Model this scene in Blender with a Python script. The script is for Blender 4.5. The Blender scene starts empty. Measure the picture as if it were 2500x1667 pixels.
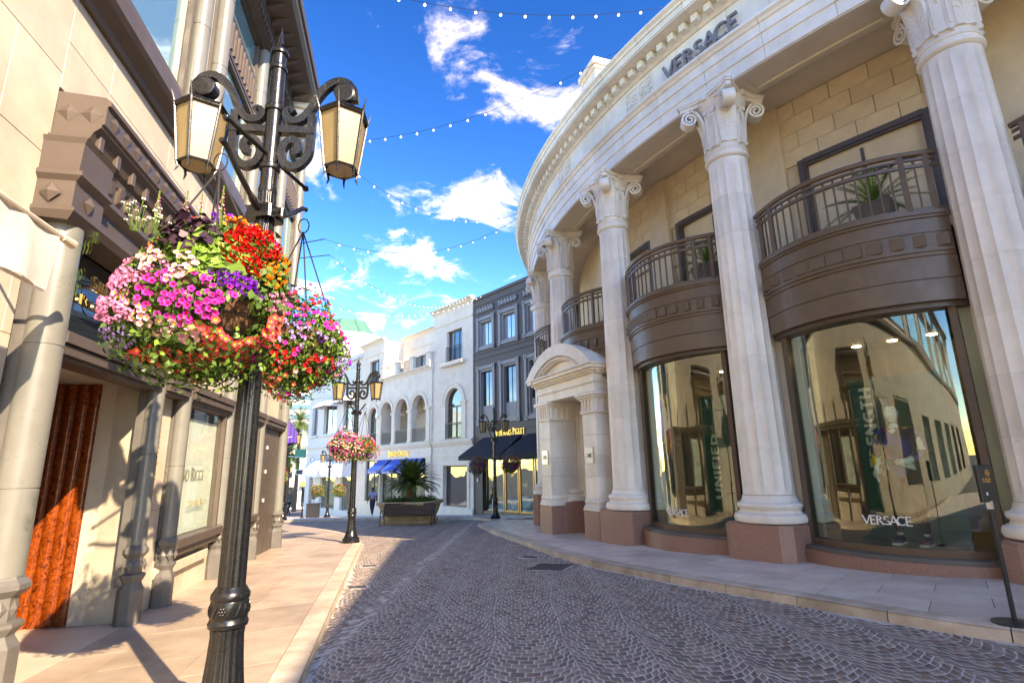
import bpy, bmesh, math, random
import numpy as np
from mathutils import Vector, Matrix
from mathutils.geometry import tessellate_polygon
random.seed(7); np.random.seed(7)
PI=math.pi; rad=math.radians
scene=bpy.context.scene
COL=scene.collection
# ------------------------------------------------------------------ camera
cam=bpy.data.cameras.new('camera'); camo=bpy.data.objects.new('camera',cam); COL.objects.link(camo)
cam.sensor_width=36; cam.lens=18.68; cam.clip_start=0.05; cam.clip_end=3000
pitch=rad(13.15); roll=rad(1.26)
fw=Vector((0,math.cos(pitch),math.sin(pitch))); rt=Vector((1,0,0)); up=rt.cross(fw)
r2=rt*math.cos(roll)-up*math.sin(roll); u2=rt*math.sin(roll)+up*math.cos(roll)
M=Matrix((r2,u2,-fw)).transposed().to_4x4(); M.translation=Vector((0,0,1.25))
camo.matrix_world=M; scene.camera=camo
# ------------------------------------------------------------------ world, sun, exposure
SUN_EL=32.5; SUN_TO=-42.0            # elevation, heading the light travels to (degrees from +Y, clockwise +)
SKY=0.15; SUN=2.5; EXPO=2.35
SKYGAM=1.6; SKYPIV=6.0              # contrast of the whole sky
tx,ty=math.sin(rad(SUN_TO)),math.cos(rad(SUN_TO))
sdir=Vector((tx*math.cos(rad(SUN_EL)),ty*math.cos(rad(SUN_EL)),-math.sin(rad(SUN_EL))))
sl=bpy.data.lights.new('sun','SUN'); sl.energy=SUN; sl.angle=rad(0.5); sl.color=(1,0.95,0.86)
so=bpy.data.objects.new('sun',sl); COL.objects.link(so)
so.rotation_euler=sdir.to_track_quat('-Z','Y').to_euler(); so.location=(12,-12,25)
W=bpy.data.worlds.new('World'); scene.world=W; W.use_nodes=True
nt=W.node_tree; N=nt.nodes; L=nt.links
bg=N['Background']; bg.inputs['Strength'].default_value=SKY
sky=N.new('ShaderNodeTexSky'); sky.sky_type='NISHITA'; sky.sun_disc=False
sky.sun_elevation=rad(SUN_EL); sky.sun_rotation=math.atan2(-tx,-ty)
sky.air_density=1.0; sky.dust_density=0.15; sky.ozone_density=3.0
hs=N.new('ShaderNodeHueSaturation'); hs.inputs['Saturation'].default_value=1.15; hs.inputs['Hue'].default_value=0.507; hs.inputs['Value'].default_value=1.0
g0=N.new('ShaderNodeVectorMath'); g0.operation='SCALE'; g0.inputs['Scale'].default_value=1/SKYPIV; L.new(sky.outputs[0],g0.inputs[0])
gm=N.new('ShaderNodeGamma'); gm.inputs['Gamma'].default_value=SKYGAM; L.new(g0.outputs[0],gm.inputs['Color'])
g1=N.new('ShaderNodeVectorMath'); g1.operation='SCALE'; g1.inputs['Scale'].default_value=SKYPIV; L.new(gm.outputs[0],g1.inputs[0]); L.new(g1.outputs[0],hs.inputs['Color'])
tc=N.new('ShaderNodeTexCoord')
sep=N.new('ShaderNodeSeparateXYZ'); L.new(tc.outputs['Generated'],sep.inputs[0])
def wm(op,a,b=None,c=None):
    n=N.new('ShaderNodeMath'); n.operation=op
    for i,q in enumerate((a,b,c)):
        if q is None: continue
        if isinstance(q,(int,float)): n.inputs[i].default_value=q
        else: L.new(q,n.inputs[i])
    return n.outputs[0]
den=wm('ADD',wm('MAXIMUM',sep.outputs[2],0.0),0.22)
cx=wm('DIVIDE',sep.outputs[0],den); cy=wm('DIVIDE',sep.outputs[1],den)
cmb=N.new('ShaderNodeCombineXYZ'); L.new(cx,cmb.inputs[0]); L.new(cy,cmb.inputs[1]); cmb.inputs[2].default_value=41.2
def wnoise(scale,detail,rough,dist=0.0):
    n=N.new('ShaderNodeTexNoise'); n.inputs['Scale'].default_value=scale; n.inputs['Detail'].default_value=detail
    n.inputs['Roughness'].default_value=rough; n.inputs['Distortion'].default_value=dist; L.new(cmb.outputs[0],n.inputs['Vector']); return n.outputs[0]
n1=wnoise(1.5,2,0.5); n2=wnoise(5.2,9,0.64,0.5)
mask=wm('ADD',wm('MULTIPLY',n1,0.9),wm('MULTIPLY',n2,0.75))
mr=N.new('ShaderNodeMapRange'); mr.interpolation_type='SMOOTHSTEP'
mr.inputs[1].default_value=0.90; mr.inputs[2].default_value=1.10; L.new(mask,mr.inputs[0])
mix=N.new('ShaderNodeMix'); mix.data_type='RGBA'
L.new(wm('MULTIPLY',mr.outputs[0],0.9),mix.inputs[0]); L.new(hs.outputs[0],mix.inputs[6]); mix.inputs[7].default_value=(4.6,4.7,4.9,1)
L.new(mix.outputs[2],bg.inputs['Color'])
vs=scene.view_settings; vs.view_transform='Standard'; vs.look='None'; vs.exposure=EXPO; vs.gamma=1; vs.use_curve_mapping=False
vs.use_white_balance=True; vs.white_balance_temperature=9200; vs.white_balance_tint=16   # camera set for shade
scene.render.engine='CYCLES'
# ------------------------------------------------------------------ materials
MATS={}
def mat(name,col,rough=0.6,metal=0.0,var=0.0,vscale=4.0,col2=None,bump=0.0,bscale=40.0,spec=0.5,rnd=0.0,obj=True,detail=6,streak=None,attr=None,coat=0.0,sss=0.0,rvar=0.0,stain=0.0,sscale=0.8):
    m=bpy.data.materials.new(name); m.use_nodes=True; t=m.node_tree; p=t.nodes['Principled BSDF']
    p.inputs['Base Color'].default_value=(*col,1); p.inputs['Roughness'].default_value=rough; p.inputs['Metallic'].default_value=metal
    p.inputs['Specular IOR Level'].default_value=spec; p.inputs['Coat Weight'].default_value=coat
    tcn=t.nodes.new('ShaderNodeTexCoord')
    cur=None
    def noise(sc,det=detail,vec=None):
        n=t.nodes.new('ShaderNodeTexNoise'); n.inputs['Scale'].default_value=sc; n.inputs['Detail'].default_value=det; n.inputs['Roughness'].default_value=0.65
        t.links.new(vec or tcn.outputs['Object'],n.inputs['Vector']); return n
    if var>0 or col2:
        vec=None
        if streak:
            mp=t.nodes.new('ShaderNodeMapping'); mp.inputs['Scale'].default_value=streak; t.links.new(tcn.outputs['Object'],mp.inputs[0]); vec=mp.outputs[0]
        n=noise(vscale,vec=vec); r=t.nodes.new('ShaderNodeValToRGB'); t.links.new(n.outputs[0],r.inputs[0])
        c2=col2 or tuple(min(1,c*(1+var)) for c in col); c1=col if col2 else tuple(c*(1-var) for c in col)
        r.color_ramp.elements[0].position=0.33; r.color_ramp.elements[1].position=0.68
        r.color_ramp.elements[0].color=(*c1,1); r.color_ramp.elements[1].color=(*c2,1); cur=r.outputs[0]
    if rnd>0:
        hv=t.nodes.new('ShaderNodeHueSaturation')
        if attr:
            a=t.nodes.new('ShaderNodeAttribute'); a.attribute_name=attr; src=a.outputs['Fac']
        else:
            a=t.nodes.new('ShaderNodeObjectInfo'); src=a.outputs['Random']
        mm=t.nodes.new('ShaderNodeMapRange'); t.links.new(src,mm.inputs[0]); mm.inputs[3].default_value=1-rnd; mm.inputs[4].default_value=1+rnd
        t.links.new(mm.outputs[0],hv.inputs['Value'])
        if cur: t.links.new(cur,hv.inputs['Color'])
        else: hv.inputs['Color'].default_value=(*col,1)
        cur=hv.outputs[0]
    if stain>0:
        n=noise(sscale,9); r=t.nodes.new('ShaderNodeValToRGB'); t.links.new(n.outputs[0],r.inputs[0]); r.color_ramp.elements[0].position=.36; r.color_ramp.elements[1].position=.60
        r.color_ramp.elements[0].color=(1-stain,1-stain*1.05,1-stain*1.15,1); r.color_ramp.elements[1].color=(1,1,1,1)
        n2_=noise(sscale*11,5); r2_=t.nodes.new('ShaderNodeValToRGB'); t.links.new(n2_.outputs[0],r2_.inputs[0]); r2_.color_ramp.elements[0].position=.24; r2_.color_ramp.elements[1].position=.34; r2_.color_ramp.elements[0].color=(1-stain*1.3,)*3+(1,); r2_.color_ramp.elements[1].color=(1,1,1,1)
        for rr in (r,r2_):
            mx=t.nodes.new('ShaderNodeMix'); mx.data_type='RGBA'; mx.blend_type='MULTIPLY'; mx.inputs[0].default_value=1
            if cur: t.links.new(cur,mx.inputs[6])
            else: mx.inputs[6].default_value=(*col,1)
            t.links.new(rr.outputs[0],mx.inputs[7]); cur=mx.outputs[2]
    if cur: t.links.new(cur,p.inputs['Base Color'])
    if rvar>0:
        n=noise(vscale*1.7); mm=t.nodes.new('ShaderNodeMapRange'); t.links.new(n.outputs[0],mm.inputs[0]); mm.inputs[1].default_value=.3; mm.inputs[2].default_value=.7
        mm.inputs[3].default_value=max(.03,rough-rvar); mm.inputs[4].default_value=min(1,rough+rvar); t.links.new(mm.outputs[0],p.inputs['Roughness'])
    if bump>0:
        n=noise(bscale,4); b=t.nodes.new('ShaderNodeBump'); b.inputs['Strength'].default_value=bump; b.inputs['Distance'].default_value=0.01
        t.links.new(n.outputs[0],b.inputs['Height']); t.links.new(b.outputs[0],p.inputs['Normal'])
    MATS[name]=m; return m
mat('cream_stone',(0.88,0.81,0.69),0.45,var=0.075,vscale=2.2,streak=(1,1,.22),bump=0.12,bscale=60,rnd=0.07,rvar=.1,stain=.17,sscale=.9)
mat('beige_stone',(0.74,0.58,0.36),0.55,var=0.08,vscale=2.5,bump=0.15,bscale=50,rnd=0.06)
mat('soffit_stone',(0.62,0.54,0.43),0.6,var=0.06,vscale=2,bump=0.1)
mat('red_granite',(0.25,0.125,0.09),0.38,col2=(0.40,0.235,0.175),vscale=55,bump=0.05,bscale=80,rnd=.06)
mat('bronze',(0.15,0.10,0.062),0.42,metal=0.15,var=0.12,vscale=3,rvar=.1)
mat('travertine',(0.54,0.465,0.36),0.55,var=0.10,vscale=2.2,stain=.14,sscale=1.0,bump=0.2,bscale=35,rnd=0.05)
mat('brown_metal',(0.105,0.079,0.063),0.42,metal=0.2,var=0.1,vscale=3,rvar=.1)
mat('pipe_paint',(0.165,0.165,0.145),0.35,var=0.06,vscale=5,rvar=.1)
mat('base_paint',(0.12,0.112,0.10),0.45,var=0.12,vscale=6)
mat('lamp_paint',(0.0075,0.0078,0.0085),0.27,var=0.25,vscale=9,bump=0.08,bscale=70,coat=0.1,rvar=.08)
mat('lantern_pane',(0.27,0.20,0.095),0.3,var=0.10,vscale=5)
mat('grout',(0.60,0.54,0.47),0.85,var=0.2,vscale=12,bump=0.4,bscale=90)
mat('asphalt',(0.10,0.09,0.085),0.85,var=0.2,vscale=3,bump=.3)
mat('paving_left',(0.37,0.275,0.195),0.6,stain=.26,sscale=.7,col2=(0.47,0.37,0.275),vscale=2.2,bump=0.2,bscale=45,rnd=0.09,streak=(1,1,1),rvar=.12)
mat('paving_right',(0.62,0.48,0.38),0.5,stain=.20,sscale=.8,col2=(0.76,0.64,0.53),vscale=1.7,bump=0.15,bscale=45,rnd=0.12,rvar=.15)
mat('kerb_stone',(0.48,0.37,0.27),0.6,stain=.3,sscale=1.6,col2=(0.60,0.50,0.39),vscale=5,bump=0.25,bscale=40,rnd=0.1)
mat('joint',(0.22,0.18,0.15),0.9,var=0.2,vscale=20)
mat('limestone',(0.84,0.74,0.61),0.65,stain=.10,sscale=.35,var=0.07,vscale=1.4,bump=0.1,rnd=0.05)
mat('limestone_trim',(0.82,0.71,0.565),0.6,var=0.06,vscale=2)
mat('dark_facade',(0.082,0.063,0.057),0.55,var=0.07,vscale=1.3)
mat('grey_trim',(0.27,0.265,0.265),0.5,var=0.06,vscale=3)
mat('pale_blue_stone',(0.68,0.69,0.66),0.6,var=0.05,vscale=1.2)
mat('white_paint',(0.62,0.61,0.58),0.5,var=0.03)
mat('copper_green',(0.045,0.16,0.115),0.6,col2=(0.08,0.21,0.155),vscale=2)
mat('iron',(0.02,0.02,0.022),0.4,var=0.1)
mat('blue_canvas',(0.015,0.10,0.50),0.75,var=0.1,vscale=6)
mat('black_canvas',(0.016,0.016,0.022),0.8,var=0.15,vscale=5)
mat('purple_canvas',(0.10,0.04,0.42),0.75,var=0.08,vscale=6)
mat('purple_dark',(0.045,0.018,0.19),0.75)
mat('white_canvas',(0.78,0.78,0.78),0.8,var=0.04)
mat('flag_cloth',(0.58,0.54,0.48),0.8,var=0.06,vscale=6,bump=.2,bscale=20)
mat('gold',(0.75,0.48,0.14),0.28,metal=1.0)
mat('old_gold',(0.36,0.21,0.085),0.3,metal=0.9)
mat('steel',(0.50,0.49,0.48),0.34,metal=0.85,var=.05)
mat('grey_letter',(0.23,0.22,0.21),0.35,var=.05)
mat('chrome_dark',(0.30,0.28,0.27),0.2,metal=1.0)
mat('white_letter',(0.82,0.80,0.74),0.4)
mat('olive_letter',(0.23,0.18,0.075),0.5)
mat('black_plastic',(0.02,0.02,0.02),0.4)
mat('orange_print',(0.75,0.36,0.06),0.6)
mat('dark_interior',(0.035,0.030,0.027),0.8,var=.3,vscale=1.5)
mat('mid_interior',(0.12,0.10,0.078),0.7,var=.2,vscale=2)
mat('wood_floor',(0.25,0.21,0.16),0.35,var=.15)
mat('green_banner',(0.016,0.095,0.085),0.6,col2=(0.05,0.17,0.15),vscale=2.2)
mat('window_blind',(0.80,0.82,0.73),0.55,var=0.03)
mat('warm_white',(0.75,0.66,0.48),0.6)
mat('leaf',(0.035,0.085,0.014),0.5,col2=(0.085,0.155,0.026),vscale=9,spec=.35,attr='rnd',rnd=.45)
mat('leaf_lime',(0.10,0.21,0.025),0.5,col2=(0.17,0.28,0.04),vscale=6,spec=.35,attr='rnd',rnd=.3)
mat('leaf_dark',(0.035,0.012,0.028),0.45,col2=(0.06,0.02,0.04),vscale=9,attr='rnd',rnd=.35)
mat('palm_leaf',(0.055,0.10,0.016),0.45,col2=(0.11,0.16,0.03),vscale=3,attr='rnd',rnd=.4)
mat('palm_trunk',(0.16,0.10,0.06),0.85,var=.4,vscale=14,bump=.6,bscale=14)
mat('coco_liner',(0.13,0.065,0.03),0.9,var=.35,vscale=30,bump=.6)
mat('wire',(0.03,0.03,0.03),0.5)
mat('planter_stone',(0.42,0.30,0.165),0.65,var=.12,vscale=3)
mat('skin_dark',(0.10,0.05,0.03),0.5); mat('skin',(0.45,0.27,0.19),0.5)
mat('denim',(0.025,0.03,0.05),0.8); mat('suit',(0.012,0.012,0.016),0.8); mat('shoe_white',(0.7,0.7,0.7),0.5)
mat('mannequin',(0.78,0.76,0.71),0.25); mat('hair',(0.03,0.02,0.015),0.7)
mat('soil',(0.05,0.035,0.025),0.9)
mat('tower',(0.42,0.41,0.42),0.6,var=.05); mat('far_shop',(0.62,0.58,0.52),0.7,var=.1,vscale=.4)
mat('street_green',(0.01,0.25,0.16),0.5)
mat('rooftop',(0.3,0.28,0.26),0.8,var=.1)
for nm,c in dict(magenta=(0.56,0.02,0.30),pink=(0.72,0.22,0.40),palepink=(0.74,0.33,0.40),coral=(0.80,0.075,0.085),red=(0.62,0.004,0.006),purple=(0.22,0.012,0.45),orange=(0.80,0.25,0.02),white=(0.78,0.74,0.62),lilac=(0.42,0.27,0.62),crimson=(0.42,0.01,0.04),yellow=(.75,.5,.03)).items():
    mat('petal_'+nm,c,0.55,rnd=.18,spec=.25)
def glass(name,tint,refl,tintr=(1,1,1),base=None,rough=0.0,wav=0.0,slope=.55):
    m=bpy.data.materials.new(name); m.use_nodes=True; t=m.node_tree; t.nodes.clear()
    o=t.nodes.new('ShaderNodeOutputMaterial'); mx=t.nodes.new('ShaderNodeMixShader'); g=t.nodes.new('ShaderNodeBsdfGlossy'); g.inputs['Roughness'].default_value=rough; g.inputs['Color'].default_value=(*tintr,1)
    if base is None:
        b=t.nodes.new('ShaderNodeBsdfTransparent'); b.inputs['Color'].default_value=(*tint,1)
    else:
        b=t.nodes.new('ShaderNodeBsdfDiffuse'); b.inputs['Color'].default_value=(*base,1)
    lw=t.nodes.new('ShaderNodeLayerWeight'); lw.inputs['Blend'].default_value=0.35
    mr=t.nodes.new('ShaderNodeMapRange'); t.links.new(lw.outputs['Fresnel'],mr.inputs[0]); mr.inputs[3].default_value=refl; mr.inputs[4].default_value=min(1,refl+slope)
    t.links.new(mr.outputs[0],mx.inputs[0]); t.links.new(b.outputs[0],mx.inputs[1]); t.links.new(g.outputs[0],mx.inputs[2]); t.links.new(mx.outputs[0],o.inputs[0])
    if wav>0:
        tcn=t.nodes.new('ShaderNodeTexCoord'); n=t.nodes.new('ShaderNodeTexNoise'); n.inputs['Scale'].default_value=0.9; n.inputs['Detail'].default_value=1
        t.links.new(tcn.outputs['Object'],n.inputs['Vector']); bp=t.nodes.new('ShaderNodeBump'); bp.inputs['Strength'].default_value=wav; bp.inputs['Distance'].default_value=0.05
        t.links.new(n.outputs[0],bp.inputs['Height']); t.links.new(bp.outputs[0],g.inputs['Normal'])
    MATS[name]=m
glass('shop_glass',(0.86,0.94,0.89),0.06,(1,0.98,0.90),wav=.25,slope=.5)
glass('painted_reflection_glass',(0,0,0),0.35,(1,1,1),base=(0.42,0.45,0.46),wav=.2)  # pale grey base paints in the reflection of a bright building
glass('painted_sky_glass',(0,0,0),0.40,(0.78,1.0,0.96),base=(0.16,0.30,0.29),wav=.15)  # light cyan base paints reflected sky and cloud into the panes
glass('dark_glass',(0,0,0),0.17,(0.9,0.96,0.97),base=(0.012,0.016,0.018),wav=.3)
glass('clear_glass',(0.95,0.98,0.96),0.03,slope=.22)
def mat_checks(name,fn):
    m=bpy.data.materials.new(name); m.use_nodes=True; fn(m.node_tree); MATS[name]=m
def cobble_mat(t):
    p=t.nodes['Principled BSDF']; a=t.nodes.new('ShaderNodeAttribute'); a.attribute_name='rnd'
    r=t.nodes.new('ShaderNodeValToRGB'); t.links.new(a.outputs['Fac'],r.inputs[0]); cr=r.color_ramp
    cr.elements[0].position=0; cr.elements[0].color=(.135,.102,.08,1); cr.elements[1].position=1; cr.elements[1].color=(.26,.165,.12,1)
    for ps,c in ((.25,(.19,.145,.112)),(.5,(.26,.197,.152)),(.75,(.32,.245,.19)),(.93,(.17,.105,.082))):
        e=cr.elements.new(ps); e.color=(*c,1)
    tcn=t.nodes.new('ShaderNodeTexCoord'); n=t.nodes.new('ShaderNodeTexNoise'); n.inputs['Scale'].default_value=45; n.inputs['Detail'].default_value=6; t.links.new(tcn.outputs['Object'],n.inputs['Vector'])
    mm=t.nodes.new('ShaderNodeMapRange'); t.links.new(n.outputs[0],mm.inputs[0]); mm.inputs[3].default_value=.55; mm.inputs[4].default_value=1.45
    hv=t.nodes.new('ShaderNodeHueSaturation'); t.links.new(r.outputs[0],hv.inputs['Color']); t.links.new(mm.outputs[0],hv.inputs['Value']); t.links.new(hv.outputs[0],p.inputs['Base Color'])
    p.inputs['Roughness'].default_value=.55; b=t.nodes.new('ShaderNodeBump'); b.inputs['Strength'].default_value=.5; b.inputs['Distance'].default_value=.006
    t.links.new(n.outputs[0],b.inputs['Height']); t.links.new(b.outputs[0],p.inputs['Normal'])
mat_checks('cobble',cobble_mat)
def burl_mat(t):
    p=t.nodes['Principled BSDF']; tcn=t.nodes.new('ShaderNodeTexCoord')
    n0=t.nodes.new('ShaderNodeTexNoise'); n0.inputs['Scale'].default_value=3; t.links.new(tcn.outputs['Object'],n0.inputs['Vector'])
    n=t.nodes.new('ShaderNodeTexNoise'); n.inputs['Scale'].default_value=9; n.inputs['Detail'].default_value=8; n.inputs['Distortion'].default_value=3.2; t.links.new(tcn.outputs['Object'],n.inputs['Vector'])
    r=t.nodes.new('ShaderNodeValToRGB'); t.links.new(n.outputs[0],r.inputs[0]); cr=r.color_ramp
    cr.elements[0].position=.3; cr.elements[0].color=(.05,.008,.002,1); cr.elements[1].position=.72; cr.elements[1].color=(.32,.070,.010,1)
    e=cr.elements.new(.5); e.color=(.20,.036,.006,1)
    t.links.new(r.outputs[0],p.inputs['Base Color']); p.inputs['Roughness'].default_value=.25
mat_checks('burl_wood',burl_mat)
def plaid_mat(t):
    p=t.nodes['Principled BSDF']; tcn=t.nodes.new('ShaderNodeTexCoord'); ch=t.nodes.new('ShaderNodeTexChecker'); ch.inputs['Scale'].default_value=14
    ch.inputs['Color1'].default_value=(.10,.13,.40,1); ch.inputs['Color2'].default_value=(.55,.57,.68,1); t.links.new(tcn.outputs['Object'],ch.inputs['Vector']); t.links.new(ch.outputs[0],p.inputs['Base Color']); p.inputs['Roughness'].default_value=.8
mat_checks('plaid',plaid_mat)
def jacket_mat(t):
    p=t.nodes['Principled BSDF']; tcn=t.nodes.new('ShaderNodeTexCoord'); v=t.nodes.new('ShaderNodeTexVoronoi'); v.inputs['Scale'].default_value=6.5; t.links.new(tcn.outputs['Object'],v.inputs['Vector'])
    s=t.nodes.new('ShaderNodeSeparateColor'); t.links.new(v.outputs['Color'],s.inputs[0]); r=t.nodes.new('ShaderNodeValToRGB'); r.color_ramp.interpolation='CONSTANT'; t.links.new(s.outputs[0],r.inputs[0]); cr=r.color_ramp
    cr.elements[0].color=(.008,.010,.06,1); cr.elements[1].position=.9; cr.elements[1].color=(.75,.72,.62,1)
    for ps,c in ((.5,(.02,.03,.22)),(.70,(.75,.48,.03)),(.78,(.02,.02,.03)),(.86,(.45,.04,.03))): e=cr.elements.new(ps); e.color=(*c,1)
    t.links.new(r.outputs[0],p.inputs['Base Color']); p.inputs['Roughness'].default_value=.6
mat_checks('print_jacket',jacket_mat)
def poster_mat(t):
    p=t.nodes['Principled BSDF']; tcn=t.nodes.new('ShaderNodeTexCoord'); v=t.nodes.new('ShaderNodeTexNoise'); v.inputs['Scale'].default_value=2.2; v.inputs['Distortion'].default_value=2; t.links.new(tcn.outputs['Object'],v.inputs['Vector'])
    r=t.nodes.new('ShaderNodeValToRGB'); t.links.new(v.outputs[0],r.inputs[0]); cr=r.color_ramp; cr.elements[0].position=.3; cr.elements[0].color=(.03,.32,.5,1); cr.elements[1].position=.7; cr.elements[1].color=(.7,.12,.25,1)
    for ps,c in ((.42,(.1,.5,.25)),(.5,(.72,.72,.7)),(.6,(.7,.55,.1))): e=cr.elements.new(ps); e.color=(*c,1)
    t.links.new(r.outputs[0],p.inputs['Base Color'])
mat_checks('shop_poster',poster_mat)
def emis(name,col,s):
    m=bpy.data.materials.new(name); m.use_nodes=True; p=m.node_tree.nodes['Principled BSDF']; p.inputs['Base Color'].default_value=(*col,1); p.inputs['Emission Color'].default_value=(*col,1); p.inputs['Emission Strength'].default_value=s; MATS[name]=m
emis('bulb',(0.95,0.95,0.92),0.35); emis('spot_lamp',(1,0.74,0.42),12.0)
# ------------------------------------------------------------------ mesh helpers
class MB:
    def __init__(s): s.v=[]; s.f=[]; s.T=None
    def add(s,vs,fs):
        o=len(s.v)
        if s.T is not None: vs=[tuple(s.T@Vector(q)) for q in vs]
        s.v.extend(vs); s.f.extend([tuple(i+o for i in f) for f in fs]); return s
    def box(s,x0,x1,y0,y1,z0,z1):
        return s.add([(x0,y0,z0),(x1,y0,z0),(x1,y1,z0),(x0,y1,z0),(x0,y0,z1),(x1,y0,z1),(x1,y1,z1),(x0,y1,z1)],[(0,3,2,1),(4,5,6,7),(0,1,5,4),(1,2,6,5),(2,3,7,6),(3,0,4,7)])
    def bbox(s,x0,x1,y0,y1,z0,z1,b=.01):   # bevelled top/side box (chamfered all vertical+top edges)
        p=[(x0+b,y0),(x1-b,y0),(x1,y0+b),(x1,y1-b),(x1-b,y1),(x0+b,y1),(x0,y1-b),(x0,y0+b)]
        c=((x0+x1)/2,(y0+y1)/2); q=[]
        for (x,y) in p: q.append((x-b*(1 if x>c[0] else -1),y-b*(1 if y>c[1] else -1)))
        vs=[(x,y,z0) for x,y in p]+[(x,y,z1-b) for x,y in p]+[(x,y,z1) for x,y in q]
        fs=[tuple(range(7,-1,-1)),tuple(range(16,24))]
        for k in (0,8):
            for i in range(8): fs.append((k+i,k+(i+1)%8,k+8+(i+1)%8,k+8+i))
        return s.add(vs,fs)
    def prism(s,poly,z0,z1):
        n=len(poly); vs=[(x,y,z0) for x,y in poly]+[(x,y,z1) for x,y in poly]
        return s.add(vs,[tuple(range(n-1,-1,-1)),tuple(range(n,2*n))]+[(i,(i+1)%n,n+(i+1)%n,n+i) for i in range(n)])
    def lathe(s,prof,n=24,c=(0,0),a0=0,a1=2*PI,caps=True,rf=None):
        full=abs(a1-a0-2*PI)<1e-6; m=n if full else n+1; vs=[]
        for (r,z) in prof:
            for i in range(m):
                a=a0+(a1-a0)*i/n; k=r*(rf(a,z) if rf else 1); vs.append((c[0]+k*math.cos(a),c[1]+k*math.sin(a),z))
        fs=[]
        for j in range(len(prof)-1):
            for i in range(n):
                i2=(i+1)%m; fs.append((j*m+i,j*m+i2,(j+1)*m+i2,(j+1)*m+i))
        if caps and full:
            if prof[0][0]>1e-5: fs.append(tuple(range(m-1,-1,-1)))
            if prof[-1][0]>1e-5: fs.append(tuple((len(prof)-1)*m+i for i in range(m)))
        return s.add(vs,fs)
    def tube(s,path,r,n=8,caps=True,flat=None):
        path=[Vector(p) for p in path]; k=len(path); vs=[]; fs=[]; prev=None
        for i,p in enumerate(path):
            t=(path[min(i+1,k-1)]-path[max(i-1,0)]).normalized()
            if prev is None: a=Vector((0,0,1)) if abs(t.z)<.9 else Vector((1,0,0)); u=t.cross(a).normalized()
            else: u=(prev-t*prev.dot(t)).normalized()
            prev=u; w=t.cross(u); rr=r[i] if isinstance(r,(list,tuple)) else r
            for j in range(n):
                an=2*PI*j/n; vs.append(tuple(p+u*(rr*math.cos(an))+w*(rr*math.sin(an))))
        for i in range(k-1):
            for j in range(n): fs.append((i*n+j,i*n+(j+1)%n,(i+1)*n+(j+1)%n,(i+1)*n+j))
        if caps: fs+= [tuple(range(n-1,-1,-1)),tuple((k-1)*n+j for j in range(n))]
        return s.add(vs,fs)
    def ribbon(s,pts,w,y0,y1):      # flat bar of width w along XZ path, thickness y0..y1
        pts=[Vector((p[0],0,p[1])) for p in pts]; k=len(pts); vs=[]; fs=[]
        for i,p in enumerate(pts):
            t=(pts[min(i+1,k-1)]-pts[max(i-1,0)]).normalized(); nn=Vector((-t.z,0,t.x)); ww=(w[i] if isinstance(w,list) else w)/2
            for q,y in ((p+nn*ww,y0),(p+nn*ww,y1),(p-nn*ww,y1),(p-nn*ww,y0)): vs.append((q.x,y,q.z))
        for i in range(k-1):
            for j in range(4): fs.append((i*4+j,i*4+(j+1)%4,(i+1)*4+(j+1)%4,(i+1)*4+j))
        fs+=[(3,2,1,0),tuple((k-1)*4+j for j in range(4))]
        return s.add(vs,fs)
    def plate(s,loops,y0,y1):       # loops in XZ with holes, thickness y0..y1
        tri=tessellate_polygon([[Vector((x,z,0)) for x,z in lp] for lp in loops]); flat=[p for lp in loops for p in lp]; n=len(flat)
        vs=[(x,y0,z) for x,z in flat]+[(x,y1,z) for x,z in flat]; fs=[tuple(t) for t in tri]+[tuple(i+n for i in reversed(t)) for t in tri]; o=0
        for lp in loops:
            m=len(lp); fs+=[(o+i,o+(i+1)%m,n+o+(i+1)%m,n+o+i) for i in range(m)]; o+=m
        return s.add(vs,fs)
    def arc(s,prof,a0,a1,n,rf=None,caps=True):   # closed profile (r,z) swept over degrees a0..a1
        m=len(prof); vs=[]; fs=[]
        for i in range(n+1):
            d=a0+(a1-a0)*i/n; a=rad(d); o=rf(d) if rf else 0
            for (r,z) in prof: vs.append(((r+o)*math.cos(a),(r+o)*math.sin(a),z))
        for i in range(n):
            for j in range(m): fs.append((i*m+j,i*m+(j+1)%m,(i+1)*m+(j+1)%m,(i+1)*m+j))
        if caps: fs+=[tuple(range(m-1,-1,-1)),tuple(n*m+j for j in range(m))]
        return s.add(vs,fs)
    def mesh(s,name,m,smooth=False,recalc=True,angle=40):
        me=bpy.data.meshes.new(name); me.from_pydata(s.v,[],s.f)
        if recalc:
            b=bmesh.new(); b.from_mesh(me); bmesh.ops.recalc_face_normals(b,faces=b.faces); b.to_mesh(me); b.free()
        if smooth: 
            me.shade_smooth(); me.set_sharp_from_angle(angle=rad(angle))
        me.materials.append(MATS[m]); me.update(); return me
    def build(s,name,m,parent=None,smooth=False,recalc=True,angle=40,loc=None,rotz=0):
        return inst(name,s.mesh(name,m,smooth,recalc,angle),parent,loc,rotz)
def inst(name,me,parent=None,loc=None,rotz=0,rot=None,scale=None):
    o=bpy.data.objects.new(name,me); COL.objects.link(o); o.parent=parent
    if loc is not None: o.location=loc
    if rot is not None: o.rotation_euler=rot
    elif rotz: o.rotation_euler=(0,0,rotz)
    if scale is not None: o.scale=(scale,)*3 if isinstance(scale,(int,float)) else scale
    return o
def tag(o,label=None,cat=None,group=None,kind=None):
    if label: o['label']=label
    if cat: o['category']=cat
    if group: o['group']=group
    if kind: o['kind']=kind
    return o
def empty(name,loc=(0,0,0),rotz=0,label=None,cat=None,group=None):
    o=bpy.data.objects.new(name,None); COL.objects.link(o); o.location=loc; o.rotation_euler=(0,0,rotz); o.empty_display_size=.2
    return tag(o,label,cat,group)
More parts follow.
